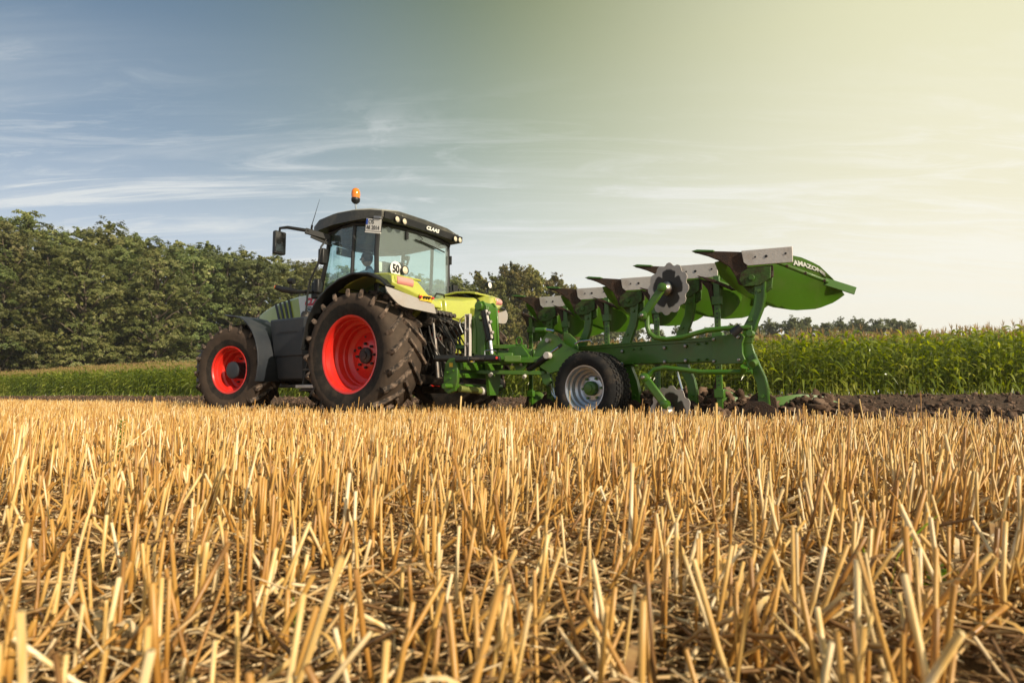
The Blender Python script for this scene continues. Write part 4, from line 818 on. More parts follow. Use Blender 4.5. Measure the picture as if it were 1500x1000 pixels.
b = MB(); b.box((1.20, .88, 1.93), (.16, .10, .26)); b.box((1.12, .93, 1.98), (.10, .08, .22)); b.build('door_latch', M['ink'], TR, bevel=.02)
b = MB(); b.tube([(1.22, .95, 1.90), (1.45, 1.10, 1.90)], .028, 8); b.tube([(1.42, 1.08, 1.905), (1.62, 1.16, 1.94), (1.74, 1.20, 1.98)], [.045, .05, .04], 10); b.tube([(1.5, 1.12, 1.93), (1.5, 1.12, 2.06)], .015, 6); b.tube([(1.46, 1.10, 2.06), (1.55, 1.12, 2.07)], [.045, .045], 10); b.build('front_light_arm', M['ink'], TR)
MB().lathe([(1.735, .04), (1.76, .034), (1.768, .001)], 12, (0, 1.20, 1.985), axis='X').build('indicator', M['amber'], TR)

# rear fenders
out_ = [(.90, .98), (.87, 1.12), (.79, 1.40), (.62, 1.635), (.39, 1.80), (.15, 1.905), (-.11, 1.955), (-.40, 1.925), (-.62, 1.825), (-.74, 1.73)]
for sy in (1, -1):
    b = MB().band(out_, 1.36 * sy, .66 * sy, .03); f = b.build('rear_fender', M['black'], TR, bevel=.008)
    # lime inner mudguard shell rising behind the cab
    pr = [(.55, 1.72), (.30, 1.84), (.0, 1.93), (-.30, 1.955), (-.52, 1.94), (-.68, 1.91)]
    MB().band(pr, 1.16 * sy, .62 * sy, .03).build('fender_shell', M['lime'], f, bevel=.01)
    # pod that carries the tail lamp and sweeps down to the inner corner
    def S_(x, y, z): return (x, y * sy, z)
    secs = [[S_(-.40, 1.22, 1.86), S_(-.72, 1.26, 1.74), S_(-.76, 1.27, 1.80), S_(-.735, 1.26, 1.90), S_(-.66, 1.24, 1.925), S_(-.40, 1.16, 1.95)],
            [S_(-.40, .98, 1.80), S_(-.80, 1.02, 1.66), S_(-.84, 1.02, 1.72), S_(-.80, 1.02, 1.90), S_(-.70, 1.01, 1.93), S_(-.40, .98, 1.955)],
            [S_(-.40, .86, 1.74), S_(-.86, .86, 1.60), S_(-.89, .86, 1.66), S_(-.83, .86, 1.86), S_(-.70, .86, 1.90), S_(-.40, .86, 1.93)],
            [S_(-.30, .72, 1.60), S_(-.92, .68, 1.53), S_(-.94, .68, 1.56), S_(-.90, .68, 1.66), S_(-.72, .70, 1.76), S_(-.30, .72, 1.86)],
            [S_(-.20, .56, 1.58), S_(-.95, .50, 1.52), S_(-.96, .50, 1.54), S_(-.93, .50, 1.60), S_(-.62, .54, 1.70), S_(-.20, .56, 1.78)]]
    MB().loft(secs).build('fender_pod', M['lime'], f, bevel=.015)
    # tail lamp: rounded housing with clear and pink-red lenses
    c0 = Vector(S_(-.70, 1.19, 1.835)); c1 = Vector(S_(-.765, .95, 1.82)); ax = (c1 - c0)
    MB().tube([c0 - ax * .08, c0 + ax * 1.08], .085, 16).build('lamp_housing', M['lime'], f, bevel=.01)
    MB().tube([c0 + Vector((-.035, 0, 0)), c0 + ax + Vector((-.035, 0, 0))], .068, 14).build('tail_lamp', M['tail'], f, bevel=.008)
    MB().tube([c0 + ax * .22 + Vector((-.05, 0, .004)), c0 + ax * .86 + Vector((-.05, 0, .004))], .052, 14).build('lamp_glass', M['white'], f, bevel=.008)
    # external linkage buttons
    MB().grid(lambda s, t: S_(-.905 - .045 * s, .90 - .20 * s, 1.60 - .01 * s + .085 * t), 2, 2, .012).build('button_panel', M['yellow'], f)
    for q, (s_, mt) in enumerate(((.02, 'inkr'), (.3, 'ink'), (.5, 'ink'), (.7, 'ink'), (.98, 'inkr'))):
        MB().lathe([(0, .001), (.02, .016), (-.02, .016), (-.024, .001)], 10, S_(-.915 - .045 * s_, .90 - .20 * s_, 1.645), axis='X').build('button', M[mt], f)
    # pale rubber flap under the pod
    MB().grid(lambda s, t: S_(-.66 - .34 * (1 - abs(.0 - s) ** 1) * 0 - (.08 + .20 * s ** .7) - .04 * (1 - t), 1.37 - .72 * s, float(np.interp(s, [0, .14, .3, 1], [1.66, 1.53, 1.48, 1.44])) * (1 - t) + float(np.interp(s, [0, .3, 1], [1.735, 1.68, 1.57])) * t), 12, 5, .016).build('fender_flap', M['pale'], f)
# lime rear deck between the fenders
secs = []
for y, z0, z1, xr in ((.62, 1.52, 1.72, -.62), (.42, 1.52, 1.70, -.56), (.2, 1.54, 1.72, -.50), (-.06, 1.52, 1.78, -.50), (-.08, 1.50, 1.78, -.56), (-.42, 1.50, 1.80, -.64), (-.66, 1.50, 1.86, -.72)):
    secs.append([(.15, y, z0), (xr + .12, y, z0 - .10), (xr, y, z0), (xr + .03, y, z1 - .03), (xr + .08, y, z1), (.15, y, z1 + .10)])
MB().loft(secs).build('rear_deck', M['lime'], TR, bevel=.012, ang=25)
MB().prism([(-.50, .98), (-.50, 1.50), (-.58, 1.52), (-.60, 1.20), (-.52, .98)], -.06, -.62).build('rear_panel', M['lime'], TR)

M['dsteel'] = paint('greasy_steel', (.16, .15, .14), .35, .9, dust=.5, dcol=(.14, .09, .06), dscale=9)
# rear linkage, couplers, hoses
b = MB(); b.box((-.42, 0, 1.05), (.35, .52, .75)); b.box((-.55, .05, 1.30), (.18, .42, .14)); b.box((-.50, 0, .70), (.3, .42, .3)); b.cyl((-.35, -.55, 1.42), (-.35, .55, 1.42), .07, 16); b.box((-.48, 0, .42), (.5, .14, .10)); b.build('rear_axle_housing', M['blackd'], TR, bevel=.015)
b = MB()
rr_ = random.Random(4)
for i in range(6):
    for j in range(2):
        y = .44 - i * .082 - j * .03; z = 1.50 - j * .12 - i * .004; x = -.74 - j * .06
        b.cyl((x + .15, y, z), (x - .03, y, z + .008), .026, 12); b.cyl((x - .03, y, z + .008), (x - .07, y, z + .010), .033, 12)
b.build_each('hydraulic_coupler', M['dsteel'], TR, bevel=.003)
MB().box((-.62, .22, 1.43), (.16, .56, .26)).build('valve_block', M['blackd'], TR, bevel=.02)
b = MB()
for (y0, z0, y1, z1, sag) in ((.46, 1.46, .35, .92, -.25), (.38, 1.46, .20, .85, -.2), (.29, 1.45, .05, .95, -.3), (.2, 1.45, .30, .88, -.16), (.12, 1.45, .12, .86, -.22), (.42, 1.34, .42, .80, -.1), (.33, 1.34, -.05, .84, -.2), (.02, 1.40, .15, .9, -.22), (.5, 1.3, .5, .6, -.05)):
    P_ = []
    for t in np.linspace(0, 1, 10): P_.append((-.72 - .42 * t + sag * math.sin(math.pi * t) * .6, y0 + (y1 - y0) * t + .05 * math.sin(7 * t), z0 + (z1 - z0) * t + .10 * math.sin(math.pi * t) * (1 if sag < -.2 else -1.2)))
    b.tube(P_, .0125, 7)
b.build_each('hydraulic_hose', M['hose'], TR)
b = MB()
for sy in (1, -1):
    b.bar((-.20, .42 * sy, .62), (-1.12, .47 * sy, .50), .06, .12); b.bar((-.35, .47 * sy, 1.44), (-.78, .47 * sy, 1.36), .07, .10)
b.build_each('lower_link', M['blackd'], TR, bevel=.01)
b = MB()
for sy in (1, -1): b.tube([(-.78, .48 * sy, 1.34), (-.82, .48 * sy, 1.05)], .022, 8); b.tube([(-.82, .48 * sy, 1.12), (-.88, .48 * sy, .58)], .034, 10)
b.tube([(-.66, .30, 1.10), (-.80, .30, .60)], .022, 8); b.tube([(-.7, .12, 1.10), (-.78, .12, .62)], .018, 8)
b.build_each('lift_rod', M['dsteel'], TR)
b = MB(); b.lathe([(-.08, .001), (-.08, .13), (.08, .13), (.08, .001)], 18, (-1.17, .52, .50)); b.tube([(-1.05, .55, .55), (-1.2, .56, .62), (-1.28, .55, .52)], .04, 8); b.lathe([(-.06, .001), (-.06, .10), (.06, .10), (.06, .001)], 18, (-1.17, -.52, .50)); b.build_each('link_hook', M['blackd'], TR, bevel=.012)
b = MB(); b.tube([(-.55, .0, 1.20), (-.80, 0, 1.26), (-1.15, .05, 1.40)], [.05, .05, .03], 12); b.tube([(-.7, -.05, 1.22), (-.98, .0, 1.30)], .065, 14); b.build('top_link', M['blackd'], TR)
MB().tube([(-.80, .02, 1.262), (-1.0, .03, 1.33)], .07, 14).build('top_link_collar', M['steel'], TR)
b = MB(); b.tube([(-.70, .42, 1.18), (-.76, .44, 1.22), (-.78, .46, 1.12), (-.74, .44, 1.06)], .016, 6); b.tube([(-.70, .30, 1.15), (-.75, .28, 1.12)], .022, 6); b.build_each('red_tap', M['redp'], TR)
b = MB()
for k in range(9): b.tube([(-.58 - rr_.random() * .08, .55 - k * .12, 1.30 - rr_.random() * .3), (-.70 - rr_.random() * .1, .5 - k * .11, .9 - rr_.random() * .2), (-.6, .45 - k * .1, .6)], .011, 6)
b.build_each('cable', M['hose'], TR)
b = MB()
for k in range(26):
    y = rr_.uniform(-.5, .58); z = rr_.uniform(.75, 1.42); x = -.62 - rr_.random() * .12; b.cyl((x, y, z), (x - .03, y + rr_.uniform(-.02, .02), z), rr_.uniform(.012, .03), 8)
b.build_each('fitting', M['dsteel'], TR)

# cab interior
b = MB(); b.box((.66, .22, 1.58), (.50, .48, .14)); b.box((.43, .22, 1.92), (.13, .44, .60), (0, R(-8), 0)); b.box((.38, .22, 2.30), (.09, .26, .16), (0, R(-8), 0)); b.box((.68, .50, 1.78), (.40, .07, .06)); b.box((.66, .22, 1.40), (.36, .36, .24)); b.build('driver_seat', M['seat'], TR, bevel=.04)
b = MB(); b.tube([(1.30, .22, 1.3), (1.22, .22, 1.86)], .05, 10); b.box((1.30, .22, 1.84), (.10, .34, .18)); b.build('steering_column', M['ink'], TR, bevel=.02)
sw = MB(); c_ = Vector((1.16, .22, 1.95)); n_ = Vector((-.55, 0, .83)); e1 = Vector((0, 1, 0)); e2 = n_.cross(e1)
sw.tube([c_ + (e1 * math.cos(a) + e2 * math.sin(a)) * .19 for a in np.linspace(0, 2 * math.pi, 25)], .014, 8, cap=False); sw.bar(c_ - e1 * .19, c_ + e1 * .19, .03, .02); sw.build('steering_wheel', M['ink'], TR)
b = MB(); b.box((1.0, -.52, 2.02), (.05, .22, .17)); b.bar((.9, -.5, 1.6), (1.0, -.52, 1.95), .03, .03); b.box((.62, -.36, 1.75), (.6, .14, .10)); b.build('control_terminal', M['ink'], TR, bevel=.01)
b = MB(); b.box((.60, .55, 2.70), (.16, .02, .12)); b.box((1.22, .35, 2.62), (.02, .3, .12)); b.build_each('sun_visor', M['inner'], TR)
MB().box((.06, .70, 2.20), (.008, .10, .14)).build('notice_sheet', M['white'], TR)
# ------------------------------------------------------------ driver, seated, hands on the wheel
PD = empty('person', None, (TX, TY, 0), (0, 0, ROTZ)); tag(PD, 'driver in blue work shirt and dark cap sitting inside the tractor cab', 'person')
def skin_obj(name, verts, edges, radii, mat, parent, sub=2, root=0):
    bm = bmesh.new(); lay = bm.verts.layers.skin.verify(); vv = [bm.verts.new(p) for p in verts]
    for i, (q, rd) in enumerate(zip(vv, radii)): q[lay].radius = (rd, rd) if isinstance(rd, float) else rd; q[lay].use_root = (i == root)
    for a_, b_ in edges: bm.edges.new((vv[a_], vv[b_]))
    me = bpy.data.meshes.new(name); bm.to_mesh(me); bm.free(); o = bpy.data.objects.new(name, me); COL.objects.link(o); o.parent = parent
    sk = o.modifiers.new('skin', 'SKIN'); sk.use_smooth_shade = True; ss = o.modifiers.new('sub', 'SUBSURF'); ss.levels = sub; ss.render_levels = sub
    me.materials.append(mat); return o
ox, oy, oz = .68, .22, 1.68     # hip on the seat
v = []; e = []; r = []
def V_(x, y, z, rad): v.append((ox + x, oy + y, oz + z)); r.append(rad); return len(v) - 1
hip = V_(0, 0, .06, (.15, .17)); bel = V_(.02, 0, .22, (.13, .16)); che = V_(.06, 0, .42, (.125, .18)); nb = V_(.08, 0, .56, .09); nk = V_(.10, 0, .63, .055); hd = V_(.11, 0, .70, .055)
e += [(hip, bel), (bel, che), (che, nb), (nb, nk), (nk, hd)]
for s in (1, -1):
    sh = V_(.07, .20 * s, .52, .062); el = V_(.22, .26 * s, .28, .045); wr = V_(.42, .17 * s, .28, .030); pa = V_(.47, .165 * s, .285, .032)
    e += [(nb, sh), (sh, el), (el, wr), (wr, pa)]
    for k in range(4):
        a = V_(.50, (.145 + .014 * k) * s, .300, .010); b_ = V_(.525 + .003 * (k % 2), (.143 + .015 * k) * s, .29, .009); c = V_(.52, (.143 + .015 * k) * s, .268, .008); e += [(pa, a), (a, b_), (b_, c)]
    t1 = V_(.485, .135 * s, .27, .010); t2 = V_(.505, .128 * s, .262, .009); e += [(pa, t1), (t1, t2)]
    th = V_(.12, .10 * s, .03, .095); kn = V_(.46, .14 * s, .02, .068); an = V_(.52, .14 * s, -.32, .045); ft = V_(.64, .14 * s, -.36, .040); e += [(hip, th), (th, kn), (kn, an), (an, ft)]
body = skin_obj('body', v, e, r, M['shirt'], PD)
# head: ellipsoid-based with jaw, nose, brow, ears
bm = bmesh.new(); bmesh.ops.create_uvsphere(bm, u_segments=24, v_segments=18, radius=1)
for p in bm.verts:
    x, y, z = p.co; w2 = 1 - .22 * max(0, -z); x *= .098 * (1 - .05 * max(0, -z)); y *= .077 * w2; zz = z * .118
    f_ = max(0, p.co.x)
    if f_ > .85 and abs(p.co.z + .08) < .28: x += .020 * (1 - abs(p.co.z + .08) / .28)          # nose
    if f_ > .6 and -.62 < p.co.z < -.45: x += .006                                                # lips
    if f_ > .6 and .12 < p.co.z < .25 and .2 < abs(p.co.y) < .6: x -= .008                        # eye sockets
    p.co = (x, y, zz)
me = bpy.data.meshes.new('head'); bm.to_mesh(me); bm.free(); me.materials.append(M['skin'])
for p in me.polygons: p.use_smooth = True
hd_ = bpy.data.objects.new('head', me); COL.objects.link(hd_); hd_.parent = PD; hd_.location = (ox + .15, oy, oz + .80); hd_.rotation_euler = (0, R(8), R(-6))
b = MB()
for s in (1, -1): b.lathe([(-.008, .001), (-.008, .016), (.008, .020), (.008, .001)], 10, (-.005, .078 * s, 0))
b.build('ear', M['skin'], hd_)
b = MB()
for s in (1, -1): b.lathe([(.082, .012), (.090, .008), (.092, .001)], 10, (0, .030 * s, .020), axis='X')
b.build('eye', M['ink'], hd_)
b = MB(); b.lathe([(.035, .101), (.07, .095), (.10, .075), (.122, .045), (.13, .001)], 24, (0, 0, 0), axis='Z'); b.v = [(x * 1.02, y * .84, z) for x, y, z in b.v]; b.prism([(.07, .055), (.10, .05), (.15, .03), (.17, 0), (.15, -.03), (.10, -.05), (.07, -.055)], .036, .044, 'XY'); b.build('cap', M['hair'], hd_)
b = MB(); b.lathe([(-.05, .080), (0, .094), (.04, .100)], 20, (-.012, 0, 0), axis='Z'); b.v = [(min(x, .02), y * .84, z) for x, y, z in b.v]; b.build('hair', M['hair'], hd_)
b = MB()
for s in (1, -1): b.tube([(ox + .02, oy + .09 * s, oz + .05), (ox + .14, oy + .10 * s, oz + .035), (ox + .46, oy + .14 * s, oz + .03), (ox + .53, oy + .14 * s, oz - .30)], [.11, .105, .078, .06], 12)
b.build('trousers', M['trousers'], PD)
b = MB()
for s in (1, -1): b.tube([(ox + .465, oy + .166 * s, oz + .283), (ox + .43, oy + .172 * s, oz + .281)], [.036, .034], 10)
b.build('cuff', M['shirt'], PD)
# ------------------------------------------------------------ reversible plough (local frame at the rear furrow leg, same heading)
PL = empty('plough', None, (OX, OY, 0), (0, 0, ROTZ))
tag(PL, 'green five furrow reversible plough with upturned mouldboards hitched behind the tractor', 'plough')
SX, SY = .7911, -.3516; MZ = .85      # furrow to furrow step; height of the turnover axis
def at_(k, dx_=0, dy_=0, z=0): return Vector((SX * k + dx_, SY * k + dy_, z))
# main beam with flange strips, splice plate and bolts
d_ = Vector((SX, SY, 0)).normalized(); n_ = Vector((-d_.y, d_.x, 0))     # n_ points to the viewer's side
if n_.y < 0: n_ = -n_
A_ = at_(0, .12, -.04, .80); B_ = at_(4.15, .0, 0, .87)
b = MB(); b.bar(A_ - d_ * .05, B_, .15, .245); beam = b.build('main_beam', M['green'], PL, bevel=.012)
b = MB(); b.bar(A_ + n_ * .084 + Vector((0, 0, .108)), B_ + n_ * .084 + Vector((0, 0, .108)), .020, .028); b.bar(A_ + d_ * .1 + Vector((0, 0, .130)), B_ + Vector((0, 0, .130)), .21, .014); b.build('beam_flange', M['green'], beam, bevel=.003)
b = MB(); c = A_ + n_ * .085 + d_ * .10
pr = [(-.20, -.145), (.13, -.145), (.17, -.11), (.145, -.05), (.145, .05), (.17, .11), (.13, .145), (-.20, .145), (-.23, .11), (-.205, .05), (-.205, -.05), (-.23, -.11)]
vs = [c + d_ * x + Vector((0, 0, z)) + n_ * t for t in (0, .022) for x, z in pr]; k_ = len(pr)
b.add(vs, [tuple(range(k_)), tuple(reversed(range(k_, 2 * k_)))] + [(i, k_ + i, k_ + (i + 1) % k_, (i + 1) % k_) for i in range(k_)]); b.build('end_plate', M['green'], PL, bevel=.005)
def bolts(name, pts, r=.016, nn=None, mat='steel', par=PL, h=.018):
    for p in pts: MB().tube([Vector(p), Vector(p) + (nn or n_) * h, Vector(p) + (nn or n_) * (h + .006)], [r, r, r * .55], 10).build(name, M[mat], par)
bolts('bolt', [c + n_ * .022 + d_ * x + Vector((0, 0, z)) for x in (-.17, .125) for z in (-.11, .11)])
bolts('bolt', [A_ + n_ * .078 + d_ * s + Vector((0, 0, z)) for s in (.62, .92, 1.6) for z in (-.085, .070)], .020)
bolts('bolt', [A_ + n_ * .078 + d_ * s + Vector((0, 0, z)) for s in (.35, .46, 1.3, 1.42, 2.2, 2.32) for z in (-.085, .082)], .012, mat='green')
for k in range(1, 5):      # clamp brackets between beam and legs
    p = at_(k, .02, -.10, .84); MB().box(p, (.20, .12, .30)).build('leg_clamp', M['green'], PL, bevel=.02)

def body_part(name, mb, mat, par, mz, **kw): return mb.build(name, mat, par, mz=(MZ if mz else None), **kw)
LEGF = [(-.04, 1.52), (-.045, 1.40), (-.045, 1.32), (-.03, 1.22), (.02, 1.11), (.065, 1.03), (.08, .94), (.08, .85)]
LEGR = [(-.145, 1.52), (-.15, 1.40), (-.145, 1.30), (-.12, 1.18), (-.07, 1.06), (-.03, .95), (-.005, .85)]
def plough_body(k, mz):
    P_ = empty('plough_body', PL, at_(k))
    b = MB().prism(LEGF + [(-.005, .85)] + list(reversed(LEGR[:-1])), -.022, .022); body_part('leg', b, M['green'], P_, mz, bevel=.006)
    b = MB().prism([(-.155, 1.52), (-.15, 1.40), (-.145, 1.30), (-.12, 1.18), (-.07, 1.06), (-.03, .95), (-.015, .95), (-.055, 1.06), (-.105, 1.18), (-.13, 1.30), (-.135, 1.40), (-.14, 1.52)], -.035, .035); body_part('leg_rib', b, M['green'], P_, mz)
    bolts_ = MB();
    for x, z in ((.0, 1.08), (-.09, 1.36)): bolts_.cyl((x, .02, z), (x, .045, z), .018, 8)
    bolts_.build_each('leg_bolt', M['green'], P_, mz=(MZ if mz else None))
    # share with reversible point
    b = MB().prism([(.54, 1.818), (.47, 1.826), (.30, 1.80), (.12, 1.772), (.02, 1.755), (.02, 1.60), (-.22, 1.60), (-.22, 1.49), (-.12, 1.43), (.05, 1.42), (.10, 1.44), (.13, 1.53), (.18, 1.62), (.28, 1.70), (.40, 1.765), (.50, 1.806)], -.03, .028); body_part('share', b, M['soilsteel'], P_, mz, bevel=.008)
    b = MB().prism([(.56, 1.832), (.50, 1.842), (.33, 1.815), (.33, 1.795), (.50, 1.818)], -.035, .035); body_part('share_point', b, M['green'], P_, mz, bevel=.004)
    # landside plate
    b = MB().prism([(.06, 1.768), (-.405, 1.752), (-.405, 1.60), (.0, 1.612), (.04, 1.65)], .030, .048); body_part('landside', b, M['plate'], P_, mz, bevel=.004)
    h_ = MB()
    for x, z, r_ in ((-.17, 1.685, .014), (-.345, 1.69, .010), (-.07, 1.69, .009)): h_.cyl((x, .046, z), (x, .052, z), r_, 10)
    h_.build_each('landside_hole', M['ink'], P_, mz=(MZ if mz else None))
    # frog between leg and board
    b = MB().prism([(.12, 1.50), (.02, 1.36), (-.08, 1.30), (-.20, 1.38), (-.22, 1.55), (.05, 1.58)], -.05, -.012); b.prism([(.0, 1.59), (-.21, 1.59), (-.20, 1.47), (-.10, 1.41), (.05, 1.41), (.09, 1.48), (.08, 1.55)], .030, .040); b.cyl((-.03, .04, 1.49), (-.03, .06, 1.49), .03, 10); body_part('frog', b, M['soilsteel' if mz else 'greend'], P_, mz, bevel=.01)
    b = MB().prism([(.09, 1.54), (.07, 1.47), (-.02, 1.43), (-.08, 1.47), (-.02, 1.55)], .016, .034); body_part('shin', b, M['soilsteel'], P_, mz, bevel=.006)
    # mouldboard: twisted leaf sweeping back and to the right
    def mb_(s, t):
        x = .34 - 1.07 * s
        up = np.interp(s, [0, .2, .42, .58, .72, .85, .94, 1], [1.70, 1.745, 1.765, 1.755, 1.715, 1.635, 1.52, 1.42]); lo = np.interp(s, [0, .12, .25, .42, .60, .78, .92, 1], [1.56, 1.42, 1.32, 1.235, 1.20, 1.215, 1.285, 1.36])
        y = -.045 - .50 * s ** 1.35; z = lo + (up - lo) * t; q = (1 - t)
        return (x - .03 * q, y - (.10 + .10 * s) * q ** 1.4 + .02, z)
    b = MB().grid(mb_, 22, 9, .008)
    if mz: b.v = [(x, y, z + .14) for x, y, z in b.v]
    body_part('mouldboard', b, M['board'], P_, mz, ang=60)
    # stay and end blade behind the board
    sh_ = .12 if mz else 0; p0, p1, p2 = Vector((-.20, .0, 1.655 + sh_)), Vector((-.66, -.27, 1.43 + sh_)), Vector((-.88, -.38, 1.34 + sh_))
    b = MB().bar(p0, p1, .02, .055, (0, 1, 0)); b.bar(p0 + Vector((0, .012, 0)), p1 + Vector((0, .012, 0)), .035, .02, (0, 1, 0)); body_part('stay', b, M['green'], P_, mz, bevel=.004)
    b = MB().bar(p1 + Vector((.03, 0, .012)), p2, .075, .014, (0.35, .9, .3)); body_part('trash_blade', b, M['green'], P_, mz, bevel=.004)
    b = MB();
    for f in (.05, .3, .62, .95): q = p0.lerp(p1, f); b.tube([q + Vector((0, .02, 0)), q + Vector((0, .045, 0))], .012, 8)
    b.build_each('stay_bolt', M['soilsteel'], P_, mz=(MZ if mz else None))
    if not mz:      # the maker's name lies on the back of the board, following its curve
        o = lettering('AMAZONE', .054, M['inkw'], P_, (0, 0, 0), (1, 0, 0), (0, 1, 0), .0, bold=.0025, xs=1.0, name='board_lettering'); me = o.data; o.matrix_local = Matrix()
        for q in me.vertices:
            s_ = .77 + q.co.x / 1.07; t_ = .865 + q.co.y * 2.35
            p = Vector(mb_(s_, t_)); du = Vector(mb_(s_ + .01, t_)) - p; dv = Vector(mb_(s_, t_ + .01)) - p; nn_ = du.cross(dv).normalized()
            if nn_.y < 0: nn_ = -nn_
            q.co = p + nn_ * (.004 + q.co.z)
    return P_
SKX, SKY = .05, -.30          # the skimmers stand on the far side of the beam
def skimmer(k, mz):
    P_ = empty('skimmer', PL, at_(k, SKX, SKY))
    x0 = .335
    b = MB().bar((x0, .05, .80), (x0, .05, 1.60), .028, .062, (1, 0, 0)); body_part('post', b, M['green'], P_, mz, bevel=.004)
    b = MB().box((x0, .05, 1.335), (.10, .07, .09)); b.box((x0, .05, .95), (.11, .08, .10)); b.build_each('clamp', M['green'], P_, mz=(MZ if mz else None), bevel=.006)
    h_ = MB()
    for q in range(6): h_.cyl((x0, .063, 1.02 + q * .045), (x0, .068, 1.02 + q * .045), .008, 8)
    h_.build_each('post_hole', M['ink'], P_, mz=(MZ if mz else None))
    # share edge and the small curved board
    b = MB().prism([(.54, 1.625), (.46, 1.60), (.36, 1.565), (.20, 1.475), (.155, 1.44), (.20, 1.44), (.34, 1.52), (.43, 1.555)], -.03, .075); body_part('skimmer_share', b, M['soilsteel'], P_, mz, bevel=.004)
    b = MB().prism([(.53, 1.60), (.44, 1.56), (.385, 1.53), (.37, 1.35), (.365, 1.17), (.375, 1.17), (.40, 1.32), (.43, 1.46)], -.02, .05); body_part('skimmer_shin', b, M['soilsteel'], P_, mz, bevel=.004)
    def sk(s, t):
        lo = np.interp(s, [0, .3, .6, .85, 1], [1.165, 1.16, 1.20, 1.29, 1.38]); up = np.interp(s, [0, .5, 1], [1.56, 1.51, 1.43])
        return (.375 - .235 * s, .01 - .16 * s ** 1.4 - .06 * (1 - t), lo + (up - lo) * t)
    b = MB().grid(sk, 8, 7, .007)
    if mz: b.v = [(x, y, z + .13) for x, y, z in b.v]
    body_part('skimmer_board', b, M['board'], P_, mz, ang=60)
    return P_
for k in range(5):
    plough_body(k, False); plough_body(k, True); skimmer(k, False); skimmer(k, True)
# notched disc coulters on bent arms
def disc_mat():
    m, t, p = mat_new('soil_polished_disc'); tcn = t.n('ShaderNodeTexCoord'); sp = t.n('ShaderNodeSeparateXYZ'); t.l(tcn.outputs['Object'], sp.inputs[0])
    r_ = t.math('SQRT', t.math('ADD', t.math('MULTIPLY', sp.outputs[0], sp.outputs[0]), t.math('MULTIPLY', sp.outputs[2], sp.outputs[2])))
    nz = t.n('ShaderNodeTexNoise', i_Scale=14, i_Detail=6); t.l(tcn.outputs['Object'], nz.inputs['Vector'])
    a = t.math('ARCTAN2', sp.outputs[2], sp.outputs[0]); wv = t.math('MULTIPLY', t.math('POWER', t.math('ABSOLUTE', t.math('COSINE', t.math('MULTIPLY', a, 2.5))), 24.0), .05)
    f = t.math('ADD', t.math('ADD', r_, wv), t.math('MULTIPLY_ADD', nz.outputs[0], .05, -.025))
    g = t.n('ShaderNodeMapRange', clamp=True); t.l(f, g.inputs[0]); g.inputs[1].default_value = .190; g.inputs[2].default_value = .205
    t.l(t.mix(g.outputs[0], (.03, .022, .016), t.mix(nz.outputs[0], (.42, .37, .32), (.62, .58, .53))), p.inputs['Base Color']); p.inputs['Roughness'].default_value = .5; p.inputs['Metallic'].default_value = .15; return m
M['disc'] = disc_mat()
def coulter(mz):
    P_ = empty('disc_coulter', PL); zc = 1.44; c = Vector((.775, .15, zc if not mz else .175))
    pr = []
    for i in range(12 * 6):
        a = 2 * math.pi * i / 72; q = (i % 6) / 6; rr2 = .272 - .026 * (1 if q < .17 else (.25 if q < .34 else 0)) - (.012 if q > .8 else 0); pr.append((rr2 * math.cos(a), rr2 * math.sin(a)))
    b = MB().prism(pr, -.003, .003); o = b.build('disc', M['disc'], P_, smooth=False, loc=c, rot=(0, .2, R(-22)))
    b = MB().lathe([(-.04, .001), (-.04, .05), (.0, .075), (.03, .075), (.055, .055), (.085, .05), (.095, .04), (.095, .001)], 20); b.build('disc_hub', M['steel'], P_, loc=c, rot=(0, 0, R(-22)), bevel=.002)
    m_ = (lambda p: Vector(p)) if not mz else (lambda p: Vector((p[0], p[1], 2 * MZ - p[2])))
    arm = [(-.04, .16, .985), (.20, .17, .995), (.38, .18, .985), (.50, .2, .955), (.62, .2, .925), (.78, .2, .915), (.90, .2, .935), (.965, .2, .99), (.985, .2, 1.06), (.985, .2, 1.17)]
    if mz: arm = [(-.03, .16, 1.13), (.20, .17, 1.13), (.45, .18, 1.125), (.62, .2, 1.10), (.80, .2, 1.075), (.92, .2, 1.09), (.985, .2, 1.15), (1.0, .2, 1.22), (1.0, .2, 1.30)]
    MB().tube([m_(p) for p in arm], .026, 10).build('arm_tube', M['green'], P_)
    e0, e1_ = m_((1.01, .235, 1.17)), m_((.80, .235, 1.445)) 
    MB().bar(e0, e1_, .04, .085, (0, 1, 0) if False else (1, 0, 0)).build('disc_arm', M['green'], P_, bevel=.015)
    for q in (e0, e1_): MB().tube([q + Vector((0, -.04, 0)), q + Vector((0, .03, 0)), q + Vector((0, .038, 0))], [.046, .046, .03], 16).build('pivot', M['green'], P_)
    bolts('pivot_bolt', [e0 + Vector((0, .038, 0))], .018, Vector((0, 1, 0)), par=P_)
    if mz: MB().tube([m_((.05, .16, 1.13)), m_((.03, .2, 1.08))], .035, 10).build('clamp', M['green'], P_)
    else: MB().tube([(.05, .2, 1.0), (.13, .21, .93)], [.04, .045], 12).build('clamp', M['ink'], P_)
coulter(False); coulter(True)
# round end fittings beside the end plate
MB().tube([(-.03, .13, .93), (-.03, .22, .93)], .035, 14).build('boss', M['green'], PL, bevel=.006); MB().tube([(-.06, .13, .66), (-.04, .20, .64)], .035, 14).build('boss', M['green'], PL, bevel=.006)

